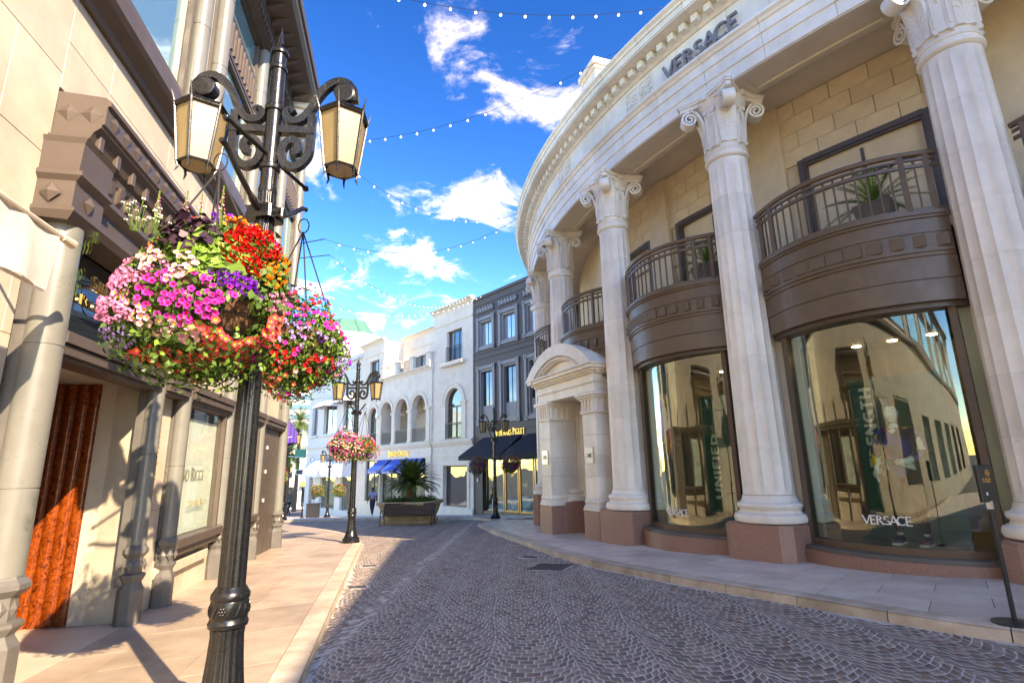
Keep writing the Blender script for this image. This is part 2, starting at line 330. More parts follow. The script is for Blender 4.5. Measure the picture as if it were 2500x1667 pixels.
def copy_tree(o,parent=None):
    c=o.copy(); COL.objects.link(c); c.parent=parent
    for ch in list(o.children): copy_tree(ch,c)
    return c
def smoothpath(pts,k=6):
    out=[]; n=len(pts); P=[np.array(p,float) for p in pts]
    for i in range(n-1):
        p0,p1,p2,p3=P[max(i-1,0)],P[i],P[i+1],P[min(i+2,n-1)]
        for j in range(k):
            t=j/k; out.append(tuple(.5*((2*p1)+(-p0+p2)*t+(2*p0-5*p1+4*p2-p3)*t*t+(-p0+3*p1-3*p2+p3)*t**3)))
    out.append(tuple(P[-1])); return out
def arcpts(cx,cz,r,a0,a1,n,rz=None):
    rz=rz or r; return [(cx+r*math.cos(rad(a0+(a1-a0)*i/n)),cz+rz*math.sin(rad(a0+(a1-a0)*i/n))) for i in range(n+1)]
# ------------------------------------------------------------------ stroke lettering
GL={'A':(.8,[('L',0,0,.38,1,0),('L',.38,1,.76,0,1),('L',.15,.36,.6,.36,0)],[(0,0),(.76,0)]),
'B':(.68,[('L',.12,0,.12,1,1),('A',.12,.75,.38,.24,-90,90,1),('A',.12,.26,.45,.26,-90,90,1)],[]),
'C':(.88,[('A',.47,.5,.44,.49,48,312,1)],[]),'D':(.86,[('L',.12,0,.12,1,1),('A',.12,.5,.66,.47,-90,90,1)],[(.08,0),(.08,1)]),
'E':(.68,[('L',.12,0,.12,1,1),('L',.12,.95,.6,.95,0),('L',.12,.5,.5,.5,0),('L',.12,.05,.62,.05,0)],[]),
'F':(.62,[('L',.12,0,.12,1,1),('L',.12,.95,.6,.95,0),('L',.12,.5,.5,.5,0)],[(.12,0)]),
'G':(.9,[('A',.47,.5,.44,.49,48,335,1),('L',.84,.02,.84,.42,1),('L',.56,.42,.88,.42,0)],[]),
'H':(.84,[('L',.12,0,.12,1,1),('L',.70,0,.70,1,1),('L',.12,.5,.70,.5,0)],[(.12,0),(.12,1),(.7,0),(.7,1)]),
'I':(.32,[('L',.14,0,.14,1,1)],[(.14,0),(.14,1)]),'J':(.5,[('L',.34,.2,.34,1,1),('A',.17,.2,.17,.2,180,360,1)],[(.34,1)]),
'L':(.6,[('L',.12,0,.12,1,1),('L',.12,.05,.56,.05,0)],[(.12,1)]),'M':(.95,[('L',.08,0,.14,1,0),('L',.14,1,.46,.1,1),('L',.46,.1,.78,1,0),('L',.78,1,.86,0,1)],[]),
'N':(.86,[('L',.12,0,.12,1,0),('L',.12,1,.72,0,1),('L',.72,0,.72,1,0)],[(.12,0),(.72,1),(.12,1)]),
'O':(.96,[('A',.47,.5,.43,.49,0,360,1)],[]),'P':(.66,[('L',.12,0,.12,1,1),('A',.12,.72,.46,.25,-90,90,1)],[(.12,0)]),
'Q':(.96,[('A',.47,.5,.43,.49,0,360,1),('L',.5,.2,.9,-.12,1)],[]),
'R':(.74,[('L',.12,0,.12,1,1),('A',.12,.74,.42,.24,-90,90,1),('L',.32,.5,.70,0,1)],[(.12,0),(.7,0)]),
'S':(.66,[('A',.32,.74,.25,.24,30,250,1),('A',.32,.26,.28,.25,-150,88,1)],[]),
'T':(.74,[('L',.36,0,.36,1,1),('L',.02,.95,.70,.95,0)],[(.36,0)]),'U':(.84,[('L',.12,.3,.12,1,1),('L',.70,.3,.70,1,0),('A',.41,.3,.29,.3,180,360,1)],[(.12,1),(.7,1)]),
'V':(.8,[('L',0,1,.38,0,1),('L',.38,0,.76,1,0)],[(0,1),(.76,1)]),'Y':(.76,[('L',0,1,.36,.5,1),('L',.36,.5,.72,1,0),('L',.36,0,.36,.5,1)],[]),'Z':(.7,[('L',.04,.95,.64,.95,0),('L',.62,.95,.04,.05,1),('L',.04,.05,.64,.05,0)],[]),
'2':(.64,[('A',.3,.7,.27,.28,170,-30,1),('L',.52,.54,.04,.05,1),('L',.04,.05,.6,.05,0)],[]),'4':(.66,[('L',.46,0,.46,1,1),('L',.46,1,.03,.3,0),('L',.03,.3,.62,.3,0)],[]),'8':(.64,[('A',.3,.74,.23,.24,0,360,1),('A',.3,.26,.27,.26,0,360,1)],[]),' ':(.4,[],[]),'.':(.25,[('L',.1,0,.1,.1,1)],[])}
def text_mb(txt,h,thick=.15,thin=.07,depth=.02,serif=True,caps=None,track=.06,center=True,M=None):
    """lettering in the XZ plane, front at y=0 facing -Y"""
    mb=MB(); x=0; parts=[]; cnt=0
    for i,ch in enumerate(txt):
        sc=h*(1 if (caps is None or i==0 or txt[i-1]==' ') else caps)
        adv,st,se=GL.get(ch,GL[' '])
        strokes=list(st)
        if serif: strokes+= [('L',sx-.13,min(.97,max(.03,sz)),sx+.13,min(.97,max(.03,sz)),2) for sx,sz in se]
        for q in strokes:
            cnt+=1; y0=-depth-0.0004*h*(cnt%7)
            if q[0]=='L':
                _,xa,za,xb,zb,k=q; w=(thick if k==1 else thin if k==0 else .05)*sc/2
                a=Vector((x+xa*sc,za*sc)); b=Vector((x+xb*sc,zb*sc)); t=(b-a).normalized(); n=Vector((-t.y,t.x))*w
                parts.append(([(a+n),(b+n),(b-n),(a-n)],y0))
            else:
                _,cx_,cz_,rx,rz,a0,a1,k=q; n_=18
                for j in range(n_):
                    qd=[]
                    for (aa,sg) in ((a0+(a1-a0)*j/n_,1),(a0+(a1-a0)*(j+1)/n_,1),(a0+(a1-a0)*(j+1)/n_,-1),(a0+(a1-a0)*j/n_,-1)):
                        ca,sa=math.cos(rad(aa)),math.sin(rad(aa)); w=(thin+(thick-thin)*abs(ca)**1.3)/2
                        qd.append(Vector((x+(cx_+(rx-thin*.3+sg*w*1.0)*ca)*sc,(cz_+(rz-thin*.5+sg*w*.9)*sa)*sc)))
                    parts.append((qd,y0))
        x+=(adv+track)*sc
    ox=-x/2 if center else 0
    for qd,y0 in parts:
        vs=[(p.x+ox,y0,p.y) for p in qd]+[(p.x+ox,0,p.y) for p in qd]
        mb.add(vs,[(0,1,2,3),(7,6,5,4),(0,4,5,1),(1,5,6,2),(2,6,7,3),(3,7,4,0)])
    if M is not None: mb.v=[tuple(M@Vector(q)) for q in mb.v]
    mb.width=x; return mb
# ------------------------------------------------------------------ ground shape
_ys=[-60,0,4,10,16.4,22,27,31,34,38,43,61,100,900]; _zs=[-.45,-.45,-.5,-.62,-.83,-1.06,-1.25,-1.42,-1.6,-1.9,-2.32,-3.55,-5.2,-20]
def zq(y): return float(np.interp(y,_ys,_zs))
def zg(x,y):
    z=sum(zq(y+d) for d in (-1.5,-.75,0,.75,1.5))/5
    return z+0.02*min(max(0,x+2),14)*max(0,min(1,(40-y)/12))
KERB=0.12
# ------------------------------------------------------------------ setting: ground, road, pavements
def zgv(x,y):
    z=sum(np.interp(y+d,_ys,_zs) for d in (-1.5,-.75,0,.75,1.5))/5
    return z+0.02*np.clip(x+2,0,14)*np.clip((40-y)/12,0,1)
def grid_sheet(name,x0,x1,y0,y1,nx,ny,dz,m,parent=None):
    xs=np.linspace(x0,x1,nx+1); ys=np.linspace(y0,y1,ny+1); X,Y=np.meshgrid(xs,ys); Z=zgv(X,Y)+dz
    vs=np.stack([X,Y,Z],-1).reshape(-1,3).tolist(); w=nx+1
    fs=[(j*w+i,j*w+i+1,(j+1)*w+i+1,(j+1)*w+i) for j in range(ny) for i in range(nx)]
    mb=MB(); mb.v=vs; mb.f=fs; return mb.build(name,m,parent,smooth=True,recalc=False)
g=grid_sheet('ground',-700,700,-300,1200,40,60,-0.35,'asphalt'); tag(g,kind='structure')
road=grid_sheet('road',-24,10,-14,62,60,120,-KERB-0.001,'grout'); tag(road,kind='structure')
def resample(pts,n):
    P=np.array(pts,float); d=np.r_[0,np.cumsum(np.hypot(*np.diff(P,axis=0).T))]; t=np.linspace(0,d[-1],n)
    return np.c_[np.interp(t,d,P[:,0]),np.interp(t,d,P[:,1])]
def poly_len(P): return float(np.hypot(*np.diff(np.array(P),axis=0).T).sum())
def offset(P,dist):      # to the left of travel
    P=np.array(P,float); t=np.gradient(P,axis=0); t/=np.linalg.norm(t,axis=1)[:,None]; return P+np.c_[-t[:,1],t[:,0]]*dist
R_KERB=smoothpath([(13,-9),(10.2,-2.5),(8.2,1.5),(6.3,4.0),(4.82,5.62),(4.28,6.32),(3.49,7.59),(2.27,9.56),(1.06,12.28),(-.51,18.41),(-1.3,22.2),(-1.68,24.1),(-1.55,25.0),(-1.15,25.8),(-1.1,26.5)],6)
F_KERB=smoothpath([(-1.1,26.5),(-1.6,28.2),(-2.9,30.2),(-4.9,31.1),(-8.7,31.4),(-13,31.6),(-16.8,33.2),(-18.6,36.5),(-20,42),(-24,52)],6)
L_KERB=smoothpath([(-.2,-14),(-.75,-4),(-1.2,1.5),(-1.6,3.9),(-1.97,5.45),(-2.52,7.79),(-2.99,9.86),(-3.76,13.16),(-4.65,16.9),(-5.7,19.4),(-7.46,22.3),(-9.97,25.4),(-12.8,27.6),(-19,30)],6)
R_IN=[(21.36+19.9*math.cos(rad(a)),21.83+19.9*math.sin(rad(a))) for a in np.linspace(262,172,40)]
F_IN=[(1.8,26.0),(1.28,29.1),(-2.56,33.7),(-13.4,46.8),(-22,57)]
L_IN=[(-3.25-.22*y-1.9,y-.4) for y in (-14,0,10,17.6)]+[(-10.5,19.5),(-15,22.5),(-22,25)]
def pavement(name,kerb,inner,side,m,nacross,slab,label_stone):
    """side=+1: pavement lies left of the kerb's travel direction"""
    base=MB(); n=60; A=resample(kerb,n); B=resample(inner,n)
    vs=[]; fs=[]
    for i in range(n):
        for k in range(7):
            p=A[i]+(B[i]-A[i])*k/6; vs.append((p[0],p[1],zg(p[0],p[1])-.008))
    for i in range(n-1):
        for k in range(6): fs.append((i*7+k,(i+1)*7+k,(i+1)*7+k+1,i*7+k+1))
    base.add(vs,fs); o=base.build(name,'joint'); tag(o,kind='structure')
    # kerb stones
    Lk=poly_len(kerb); ns=int(Lk/1.05); K=resample(kerb,ns*4+1); Kin=offset(K,.27*side); Kg=offset(K,.02*side)
    for s_ in range(ns):
        mb=MB(); vs=[]; fs=[]; g=.006
        for q in range(5):
            i=s_*4+q; a=np.array(K[i]); b=np.array(Kin[i]); d=(b-a)
            if q in (0,4):
                j=min(i+1,len(K)-1) if q==0 else i-1; tv=(K[j]-K[i]); tv=tv/np.linalg.norm(tv)*g; a=a+tv; b=b+tv
            for (f,dz) in ((0,-KERB-.08),(0,-.045),(.035,-.016),(.13,0.0),(1,0.0),(1,-.2)):
                p=a+d*f; vs.append((p[0],p[1],zg(p[0],p[1])+dz+.003))
        for q in range(4):
            for j in range(5): fs.append((q*6+j,q*6+j+1,(q+1)*6+j+1,(q+1)*6+j))
        fs+=[tuple(range(6)),tuple(24+j for j in range(5,-1,-1))]
        mb.add(vs,fs).build('kerb_stone','kerb_stone',o,smooth=True,angle=50)
    # slabs
    nl=int(Lk/slab); A=offset(resample(kerb,nl*2+1),.278*side); B=resample(inner,nl*2+1)
    for i in range(nl):
        for k in range(nacross):
            f0,f1=k/nacross,(k+1)/nacross; off=(k%2)
            i0=2*i+off; i1=min(i0+2,len(A)-1)
            if i1<=i0: continue
            c=[A[i0]+(B[i0]-A[i0])*f0,A[i1]+(B[i1]-A[i1])*f0,A[i1]+(B[i1]-A[i1])*f1,A[i0]+(B[i0]-A[i0])*f1]
            ce=sum(c)/4
            if ce[1]<-5 or ce[1]>50: continue
            c=[p+(ce-p)/max(.1,np.linalg.norm(ce-p))*.006 for p in c]; j=random.uniform(0,.0015)
            top=[(p[0],p[1],zg(p[0],p[1])+j) for p in c]; c2=[p-(ce-p)/max(.1,np.linalg.norm(ce-p))*.003 for p in c]
            bot=[(p[0],p[1],zg(p[0],p[1])-.02) for p in c2]
            MB().add(top+bot,[(0,1,2,3),(0,4,5,1),(1,5,6,2),(2,6,7,3),(3,7,4,0)]).build('paving_slab',m,o)
    return o
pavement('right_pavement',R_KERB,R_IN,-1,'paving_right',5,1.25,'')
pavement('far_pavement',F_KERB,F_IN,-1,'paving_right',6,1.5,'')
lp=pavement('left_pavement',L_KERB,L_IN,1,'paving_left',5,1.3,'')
# pale threshold slab in the shop entrance
u=Vector((-.2149,.9766,0)); nI=Vector((-.9766,-.2149,0)); O=Vector((-3.25,0,0))
def LF(s,y,z): q=O+u*s+nI*y; return (q.x,q.y,z)
mb=MB(); c=[LF(4.95,.02,0),LF(7.45,.02,0),LF(7.25,1.6,0),LF(4.95,1.6,0)]
mb.add([(p[0],p[1],zg(p[0],p[1])+.008) for p in c]+[(p[0],p[1],zg(p[0],p[1])-.03) for p in c],[(0,1,2,3),(0,4,5,1),(1,5,6,2),(2,6,7,3),(3,7,4,0)]).build('threshold_slab','travertine',lp)
# --- fan-laid cobbles
def inside(P,poly):
    x,y=P[:,0],P[:,1]; r=np.zeros(len(P),bool); n=len(poly); j=n-1
    for i in range(n):
        xi,yi=poly[i]; xj,yj=poly[j]
        c=((yi>y)!=(yj>y))&(x<(xj-xi)*(y-yi)/((yj-yi) if yj!=yi else 1e-9)+xi); r^=c; j=i
    return r
road_poly=[tuple(p) for p in offset(L_KERB,-.02)]+[(-22,34)]+[tuple(p) for p in offset(F_KERB,.02)][::-1]+[tuple(p) for p in offset(R_KERB,.02)][::-1]
def cobbles():
    w=.82; pitch=.112; Rf=.40; uc=.31; rng=np.random.RandomState(3)
    def f(u_):
        a_=np.abs(u_); c_=Rf-np.sqrt(Rf*Rf-np.minimum(a_,uc)**2); return c_+np.maximum(0,a_-uc)*.95
    us=np.linspace(-w/2,w/2,400); fz=f(us); ln=np.r_[0,np.cumsum(np.hypot(np.diff(us),np.diff(fz)))]; tot=ln[-1]
    quads=[]
    rows=np.arange(-1.5,34,pitch)
    for k in range(-30,16):
        xc=k*w+.1; ph=rng.rand()*pitch
        for r,y0 in enumerate(rows):
            n=8; t=np.linspace(0,tot,n+1)
            if r%2: t=np.r_[0,(t[:-1]+t[1:])/2,tot]
            t[1:-1]+=rng.uniform(-.017,.017,len(t)-2)
            uu=np.interp(t,ln,us); x=xc+uu; ya=y0+ph+f(uu); yb=ya+pitch
            q=np.stack([np.c_[x[:-1],ya[:-1]],np.c_[x[1:],ya[1:]],np.c_[x[1:],yb[1:]],np.c_[x[:-1],yb[:-1]]],1); quads.append(q)
    Q=np.concatenate(quads); C=Q.mean(1)
    ok=inside(C,road_poly)&(C[:,1]<33)&(C[:,1]>-1.5); Q=Q[ok]
    C=Q.mean(1)
    # keep out of the drain gratings
    for (gx,gy,s_) in GRATES: 
        ok=np.hypot(C[:,0]-gx,C[:,1]-gy)>s_; Q=Q[ok]; C=C[ok]
    n=len(Q); rnd=rng.rand(n)
    Q=Q.copy(); Q[...,0]+=.03*np.sin(1.3*Q[...,1]+2*Q[...,0])+.018*np.sin(3.3*Q[...,1]+5*Q[...,0]); Q[...,1]+=.02*np.sin(2.7*Q[...,0]); C=Q.mean(1)
    Q=Q+rng.uniform(-.0055,.0055,Q.shape)
    e=C[:,None,:]-Q; dist=np.linalg.norm(e,axis=2,keepdims=True); dist[dist<1e-4]=1
    bot=Q+e/dist*.0085; top=Q+e/dist*.0115
    zb=zgv(bot[...,0],bot[...,1])-KERB-.02; zt=zgv(top[...,0],top[...,1])-KERB+.0006+rng.uniform(-.0007,.0007,(n,1))+rng.uniform(-.0006,.0006,(n,4))
    V=np.concatenate([np.dstack([top,zt]),np.dstack([bot,zb])],1)   # n,8,3
    order=np.argsort(C[:,0]**2*.55+C[:,1]**2+np.where(np.abs(C[:,0])>C[:,1]*1.0,1e3,0)+np.where(C[:,1]<4.15,1e3,0))
    FT=[(0,1,2,3),(0,4,5,1),(1,5,6,2),(2,6,7,3),(3,7,4,0)]
    for i in order[:300]:
        me=bpy.data.meshes.new('cobble'); c=V[i].mean(0); me.from_pydata((V[i]-c).tolist(),[],FT)
        a=me.attributes.new('rnd','FLOAT','POINT'); a.data.foreach_set('value',[float(rnd[i])]*8); me.materials.append(MATS['cobble']); inst('cobble',me,road,c.tolist())
    rest=order[300:]; m=len(rest); VV=V[rest].reshape(-1,3)
    me=bpy.data.meshes.new('cobbles'); me.vertices.add(m*8); me.vertices.foreach_set('co',VV.ravel())
    idx=(np.arange(m)[:,None,None]*8+np.array(FT)[None]).ravel(); me.loops.add(len(idx)); me.loops.foreach_set('vertex_index',idx.astype(np.int32))
    me.polygons.add(m*5); me.polygons.foreach_set('loop_start',np.arange(m*5,dtype=np.int32)*4); me.update(calc_edges=True)
    a=me.attributes.new('rnd','FLOAT','POINT'); a.data.foreach_set('value',np.repeat(rnd[rest],8).astype(np.float32)); me.materials.append(MATS['cobble'])
    o=inst('cobbles',me,road); tag(o,kind='stuff'); print('cobbles',n)
GRATES=[(.66,11.35,.45),(.28,13.0,.22),(-2.78,9.95,.18),(-3.22,12.45,.18)]
cobbles()
for i,(gx,gy,s_) in enumerate(GRATES):
    lab=['dark square drain grating in the cobbles beside the right kerb','small dark drain grating beyond the square one by the right kerb','small dark drain slot nearest the camera along the left kerb','small dark drain slot farther up the left kerb'][i]
    e=empty('drain_grating',(gx,gy,zg(gx,gy)-KERB),rad(-24 if gx>0 else 14),lab,'drain grating','drain gratings along the kerbs'); h=s_*.8; d=h if i==0 else h*.55
    nv=Vector((zg(gx-.3,gy)-zg(gx+.3,gy),zg(gx,gy-.3)-zg(gx,gy+.3),.6)).normalized(); e.rotation_euler=(Vector((0,0,1)).rotation_difference(nv).to_matrix()@Matrix.Rotation(e.rotation_euler[2],3,'Z')).to_euler()
    f=MB(); t=.03; z0,z1=-.03,.012
    f.box(-h,h,-d,-d+t,z0,z1).box(-h,h,d-t,d,z0,z1).box(-h,-h+t,-d+t,d-t,z0,z1).box(h-t,h,-d+t,d-t,z0,z1).build('frame','iron',e)
    bar=MB().box(-.008,.008,-d+t,d-t,-.03,.009).mesh('bar','iron'); k=int(2*h/.045)
    for j in range(1,k): inst('bar',bar,e,(-h+j*2*h/k,0,0))
    MB().box(-h+t,h-t,-d+t,d-t,-.05,-.032).build('pit','black_plastic',e)
# ------------------------------------------------------------------ curved colonnaded building on the right
RC=(21.36,21.83); COLA=[236.9,225.6,214.3,203.0,191.7,180.4,169.1]
rot_b=empty('colonnaded_building',(RC[0],RC[1],0),0,'curved cream stone building with giant fluted columns and bowed bronze balconies','building')
def pol(r,a,z=0): return (r*math.cos(rad(a)),r*math.sin(rad(a)),z)
def ringpart(name,m,prof,a0,a1,n=None,rf=None,parent=rot_b,smooth=True):
    return MB().arc(prof,a0,a1,n or max(2,int(abs(a1-a0)/1.2)),rf).build(name,m,parent,smooth=smooth,angle=30)
# core of the entablature, roof and hidden back
def sect(r0,r1,z0,z1): return [(r0,z0),(r1,z0),(r1,z1),(r0,z1)]
ringpart('entablature_core','joint',sect(19.62,20.405,9.215,11.4),150,262)
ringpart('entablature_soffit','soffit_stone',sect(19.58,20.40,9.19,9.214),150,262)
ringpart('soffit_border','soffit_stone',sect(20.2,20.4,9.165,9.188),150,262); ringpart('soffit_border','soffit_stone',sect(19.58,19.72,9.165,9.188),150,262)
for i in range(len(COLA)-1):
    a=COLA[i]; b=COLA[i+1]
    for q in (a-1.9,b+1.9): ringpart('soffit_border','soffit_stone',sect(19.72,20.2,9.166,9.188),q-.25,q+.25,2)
    MB().arc(sect(19.73,19.745,9.150,9.188),b+2.2,a-2.2,6).build('light_strip','warm_white',rot_b)
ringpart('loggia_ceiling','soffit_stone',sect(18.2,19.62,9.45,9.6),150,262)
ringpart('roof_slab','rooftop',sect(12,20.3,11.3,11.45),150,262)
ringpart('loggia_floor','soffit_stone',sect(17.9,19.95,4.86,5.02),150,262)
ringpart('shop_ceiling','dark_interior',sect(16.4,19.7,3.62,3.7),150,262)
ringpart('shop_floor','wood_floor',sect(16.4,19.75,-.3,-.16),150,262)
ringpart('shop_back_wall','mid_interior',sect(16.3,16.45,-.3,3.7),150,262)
ringpart('spandrel_core','bronze',sect(19.3,19.75,3.7,4.86),150,262)
AR=[(20.3,9.2),(20.42,9.2),(20.42,9.49),(20.455,9.495),(20.455,9.77),(20.49,9.775),(20.49,9.99),(20.53,10.0),(20.56,10.05),(20.62,10.09),(20.62,10.15),(20.3,10.15)]
FR=[(20.3,10.156),(20.46,10.156),(20.46,10.90),(20.3,10.90)]
CO=[(20.3,10.906),(20.50,10.906),(20.56,10.96),(20.56,11.165),(20.96,11.165),(20.96,11.20),(20.985,11.20),(20.985,11.36),(21.02,11.365),(21.04,11.42),(21.10,11.47),(21.10,11.53),(21.0,11.56),(20.6,11.60),(20.6,11.72),(20.3,11.72)]
st=11.3/3; a=158.0-158.0%st+ (180.4%st)
a=180.4-st*6
while a<250:
    for nm,P in (('architrave_block',AR),('frieze_block',FR),('cornice_block',CO)):
        off=st/2 if nm=='frieze_block' else 0
        MB().arc(P,a+.012+off,a+st-.012+off,4).build(nm,'cream_stone',rot_b,smooth=True,angle=25)
    a+=st
de=MB().bbox(20.5,20.74,-.085,.085,10.965,11.150,.006).mesh('dentil','cream_stone')
a=160.0
while a<246: inst('dentil',de,rot_b,None,rad(a)); a+=.94
# carved frieze panels (raised rinceau scrolls)
def carved():
    mb=MB(); R_=20.462
    def P(y,z): return (y,z)
    mb.T=Matrix(((0,1,0,R_),(1,0,0,0),(0,0,1,0),(0,0,0,1)))   # XZ-plate (x->tangential y, y->radial)
    for sx in (-1,1):
        for cxx,czz,r0 in ((.17,10.53,.13),(.36,10.62,.09),(.36,10.42,.08)):
            pts=[]
            for k in range(26):
                an=k/25*4.2*PI*.8; r=r0*(1-k/30); pts.append((sx*(cxx+r*math.cos(an)),czz+r*math.sin(an)))
            mb.ribbon(pts,.032,0,.03)
        mb.ribbon(smoothpath([(0,10.3),(sx*.08,10.36),(sx*.2,10.38),(sx*.3,10.52),(sx*.44,10.72)],5),.03,0,.026)
    mb.ribbon([(0,10.28),(0,10.78)],.05,0,.03)
    m2=MB(); m2.T=mb.T; fr=[(-.5,10.25),(.5,10.25),(.5,10.81),(-.5,10.81)]; fi=[(-.47,10.28),(.47,10.28),(.47,10.78),(-.47,10.78)]; mb.plate([fr,fi],0,.015)
    return mb.mesh('carved_panel','cream_stone')
cp=carved()
for a in COLA[1:]:
    for d in (-5.5,): inst('carved_panel',cp,rot_b,None,rad(a+d))
# tall name on the frieze
for i,(ch,ad) in enumerate(zip('VERSACE',np.linspace(211.95,216.75,7))):
    mb=text_mb(ch,.40,.17,.13,.07,serif=False)
    mb.v=[(20.52-y,x,z+10.16+.02) for x,y,z in mb.v]; mb.build('sign_letter','grey_letter',rot_b,rotz=rad(ad))
# --- columns
NF=16
def flute(a,zf):
    t=(a*NF/(2*PI))%1.0; d=abs(t-.5)*2     # 0 at flute centre
    return 1-.055*zf*max(0,1-(d/.86)**2)**.6 if d<.86 else 1
rz=lambda z:.462-.058*((z-.62)/7.0)**1.3
drums=[]; nz=8; zz=np.linspace(.62,7.60,nz+1)
for i in range(nz):
    z0,z1=zz[i],zz[i+1]; rows=[z0,z0+.006]+([z0+.05,z0+.12,z0+.2] if i==0 else [])+([z1-.2,z1-.12,z1-.05] if i==nz-1 else [])+[z1-.006,z1]
    prof=[]; lv=[]
    for k,z in enumerate(rows):
        r=rz(z)-(.006 if k in (0,len(rows)-1) else 0); prof.append((r,z))
    def rf(a,z,i=i):
        zf=1
        if i==0: zf=min(1,max(0,(z-.62-.03)/.16))
        if i==nz-1: zf=min(1,max(0,(7.6-.04-z)/.15))
        return flute(a,zf)
    drums.append(MB().lathe(prof,NF*8,rf=rf).mesh('drum','cream_stone',smooth=True,angle=35))
m_base=MB().lathe([(.60,.125),(.645,.14),(.665,.20),(.645,.275),(.60,.30),(.565,.31),(.545,.345),(.55,.375),(.575,.385),(.59,.43),(.575,.475),(.53,.49),(.505,.51),(.485,.56),(.47,.615)],48).mesh('column','cream_stone',smooth=True,angle=35)
oc=lambda h,c:[(h-c,-h),(h,-h+c),(h,h-c),(h-c,h),(-h+c,h),(-h,h-c),(-h,-h+c),(-h+c,-h)]
m_ped=MB().prism(oc(.665,.17),-1.6,.085).prism(oc(.645,.165),.0851,.12).mesh('pedestal','red_granite')
m_ast=MB().lathe([(.40,7.605),(.43,7.62),(.455,7.655),(.455,7.70),(.43,7.735),(.415,7.74),(.415,7.78),(.435,7.79),(.44,7.82),(.42,7.85),(.40,7.86)],48).mesh('astragal','cream_stone',smooth=True,angle=35)
def capital():
    mb=MB(); mb.lathe([(.385,7.84),(.40,8.0),(.405,8.3),(.42,8.6),(.47,8.85),(.53,8.97),(.55,9.0)],32)
    def aba(rc,rm,ch,z0,z1):
        pts=[]
        for k in range(4):
            a0=45+90*k; a1=a0+90
            c0=np.array([math.cos(rad(a0)),math.sin(rad(a0))])*rc; c1=np.array([math.cos(rad(a1)),math.sin(rad(a1))])*rc
            t=(c1-c0)/np.linalg.norm(c1-c0); p0=c0+t*ch; p1=c1-t*ch; mid=np.array([math.cos(rad(a0+45)),math.sin(rad(a0+45))])
            for j in range(9):
                f=j/8; p=p0+(p1-p0)*f; p=p-mid*((rc*math.cos(rad(45))-rm)*4*f*(1-f)); pts.append(tuple(p))
        mb.prism(pts,z0,z1)
    aba(.93,.50,.075,8.985,9.075); aba(.97,.545,.08,9.0755,9.13); aba(.99,.565,.08,9.1305,9.188)
    for k in range(4):
        ca=rad(45+90*k); T=Matrix.Rotation(ca,4,'Z'); mb.T=T
        sp=[]
        for j in range(40):
            an=PI*.55-j/39*2*PI*2.1; r=.175-.145*j/39; sp.append((.70+r*math.cos(an),8.775+r*math.sin(an)))
        mb.ribbon(sp,[.055-.02*j/39 for j in range(40)],-.125,.125)
        mb.lathe([(.0,-.13),(.035,-.13),(.035,.13),(.0,.13)],10) if False else None
        stalk=smoothpath([(.40,7.95),(.415,8.25),(.44,8.5),(.50,8.72),(.58,8.88),(.68,8.955)],5)
        n=len(stalk); vs=[]; fs=[]
        for j,(x,z) in enumerate(stalk):
            w=.17+.05*math.sin(PI*j/(n-1))
            for y,dx in ((-w,-.03),(-w*.9,.012),(-w*.5,.034),(-.02,.012),(.02,.012),(w*.5,.034),(w*.9,.012),(w,-.03),(0,-.06)): vs.append((x+dx,y,z))
        for j in range(n-1):
            for q in range(9): fs.append((j*9+q,j*9+(q+1)%9,(j+1)*9+(q+1)%9,(j+1)*9+q))
        fs+=[tuple(range(9)),tuple((n-1)*9+q for q in range(9))]; mb.add(vs,fs)
        for j in range(2,n-6,2):      # leaf veins
            x,z=stalk[j]; x2,z2=stalk[min(j+3,n-1)]
            for sy in (-1,1): mb.tube([(x+.012,sy*.02,z),(x2+.036,sy*.11,z2),(x2+.012,sy*.185,z2+.02)],.011,5)
        T2=Matrix.Rotation(rad(90*k),4,'Z'); mb.T=T2
        for sy in (-1,1):
            mb.box(.36,.445,sy*.10-.045,sy*.10+.045,7.93,8.72); mb.tube([(.45,sy*.10,8.0),(.455,sy*.10,8.66)],.017,6)
            mb.add(*_disc(.36,.49,sy*.10,8.76,.058)); mb.add(*_disc(.36,.465,sy*.10,7.92,.042))
        mb.box(.36,.43,-.055,.055,7.93,8.80)
        for j in range(4): mb.add(*_ball(.447,0,8.64-j*.055,.024))
        mb.add(*_disc(.40,.60,0,9.08,.085))
    mb.T=None
    return mb.mesh('capital','cream_stone',smooth=True,angle=35)
def _disc(x0,x1,y,z,r,n=12):
    vs=[(x0,y+r*math.cos(2*PI*i/n),z+r*math.sin(2*PI*i/n)) for i in range(n)]+[(x1,y+.8*r*math.cos(2*PI*i/n),z+.8*r*math.sin(2*PI*i/n)) for i in range(n)]
    return vs,[tuple(range(n)),tuple(range(2*n-1,n-1,-1))]+[(i,(i+1)%n,n+(i+1)%n,n+i) for i in range(n)]
def _ball(x,y,z,r,n=8,m=5):
    vs=[];fs=[]
    for j in range(m+1):
        t=PI*j/m
        for i in range(n): vs.append((x+r*math.sin(t)*math.cos(2*PI*i/n),y+r*math.sin(t)*math.sin(2*PI*i/n),z+r*math.cos(t)))
    for j in range(m):
        for i in range(n): fs.append((j*n+i,j*n+(i+1)%n,(j+1)*n+(i+1)%n,(j+1)*n+i))
    return vs,fs
m_cap=capital()
for a in COLA:
    c=inst('column',m_base,rot_b,pol(20,a),rad(a))
    inst('pedestal',m_ped,c); inst('astragal',m_ast,c); inst('capital',m_cap,c)
    for i,d in enumerate(drums): inst('drum',d,c,None,rad(360/NF*(i%2)))
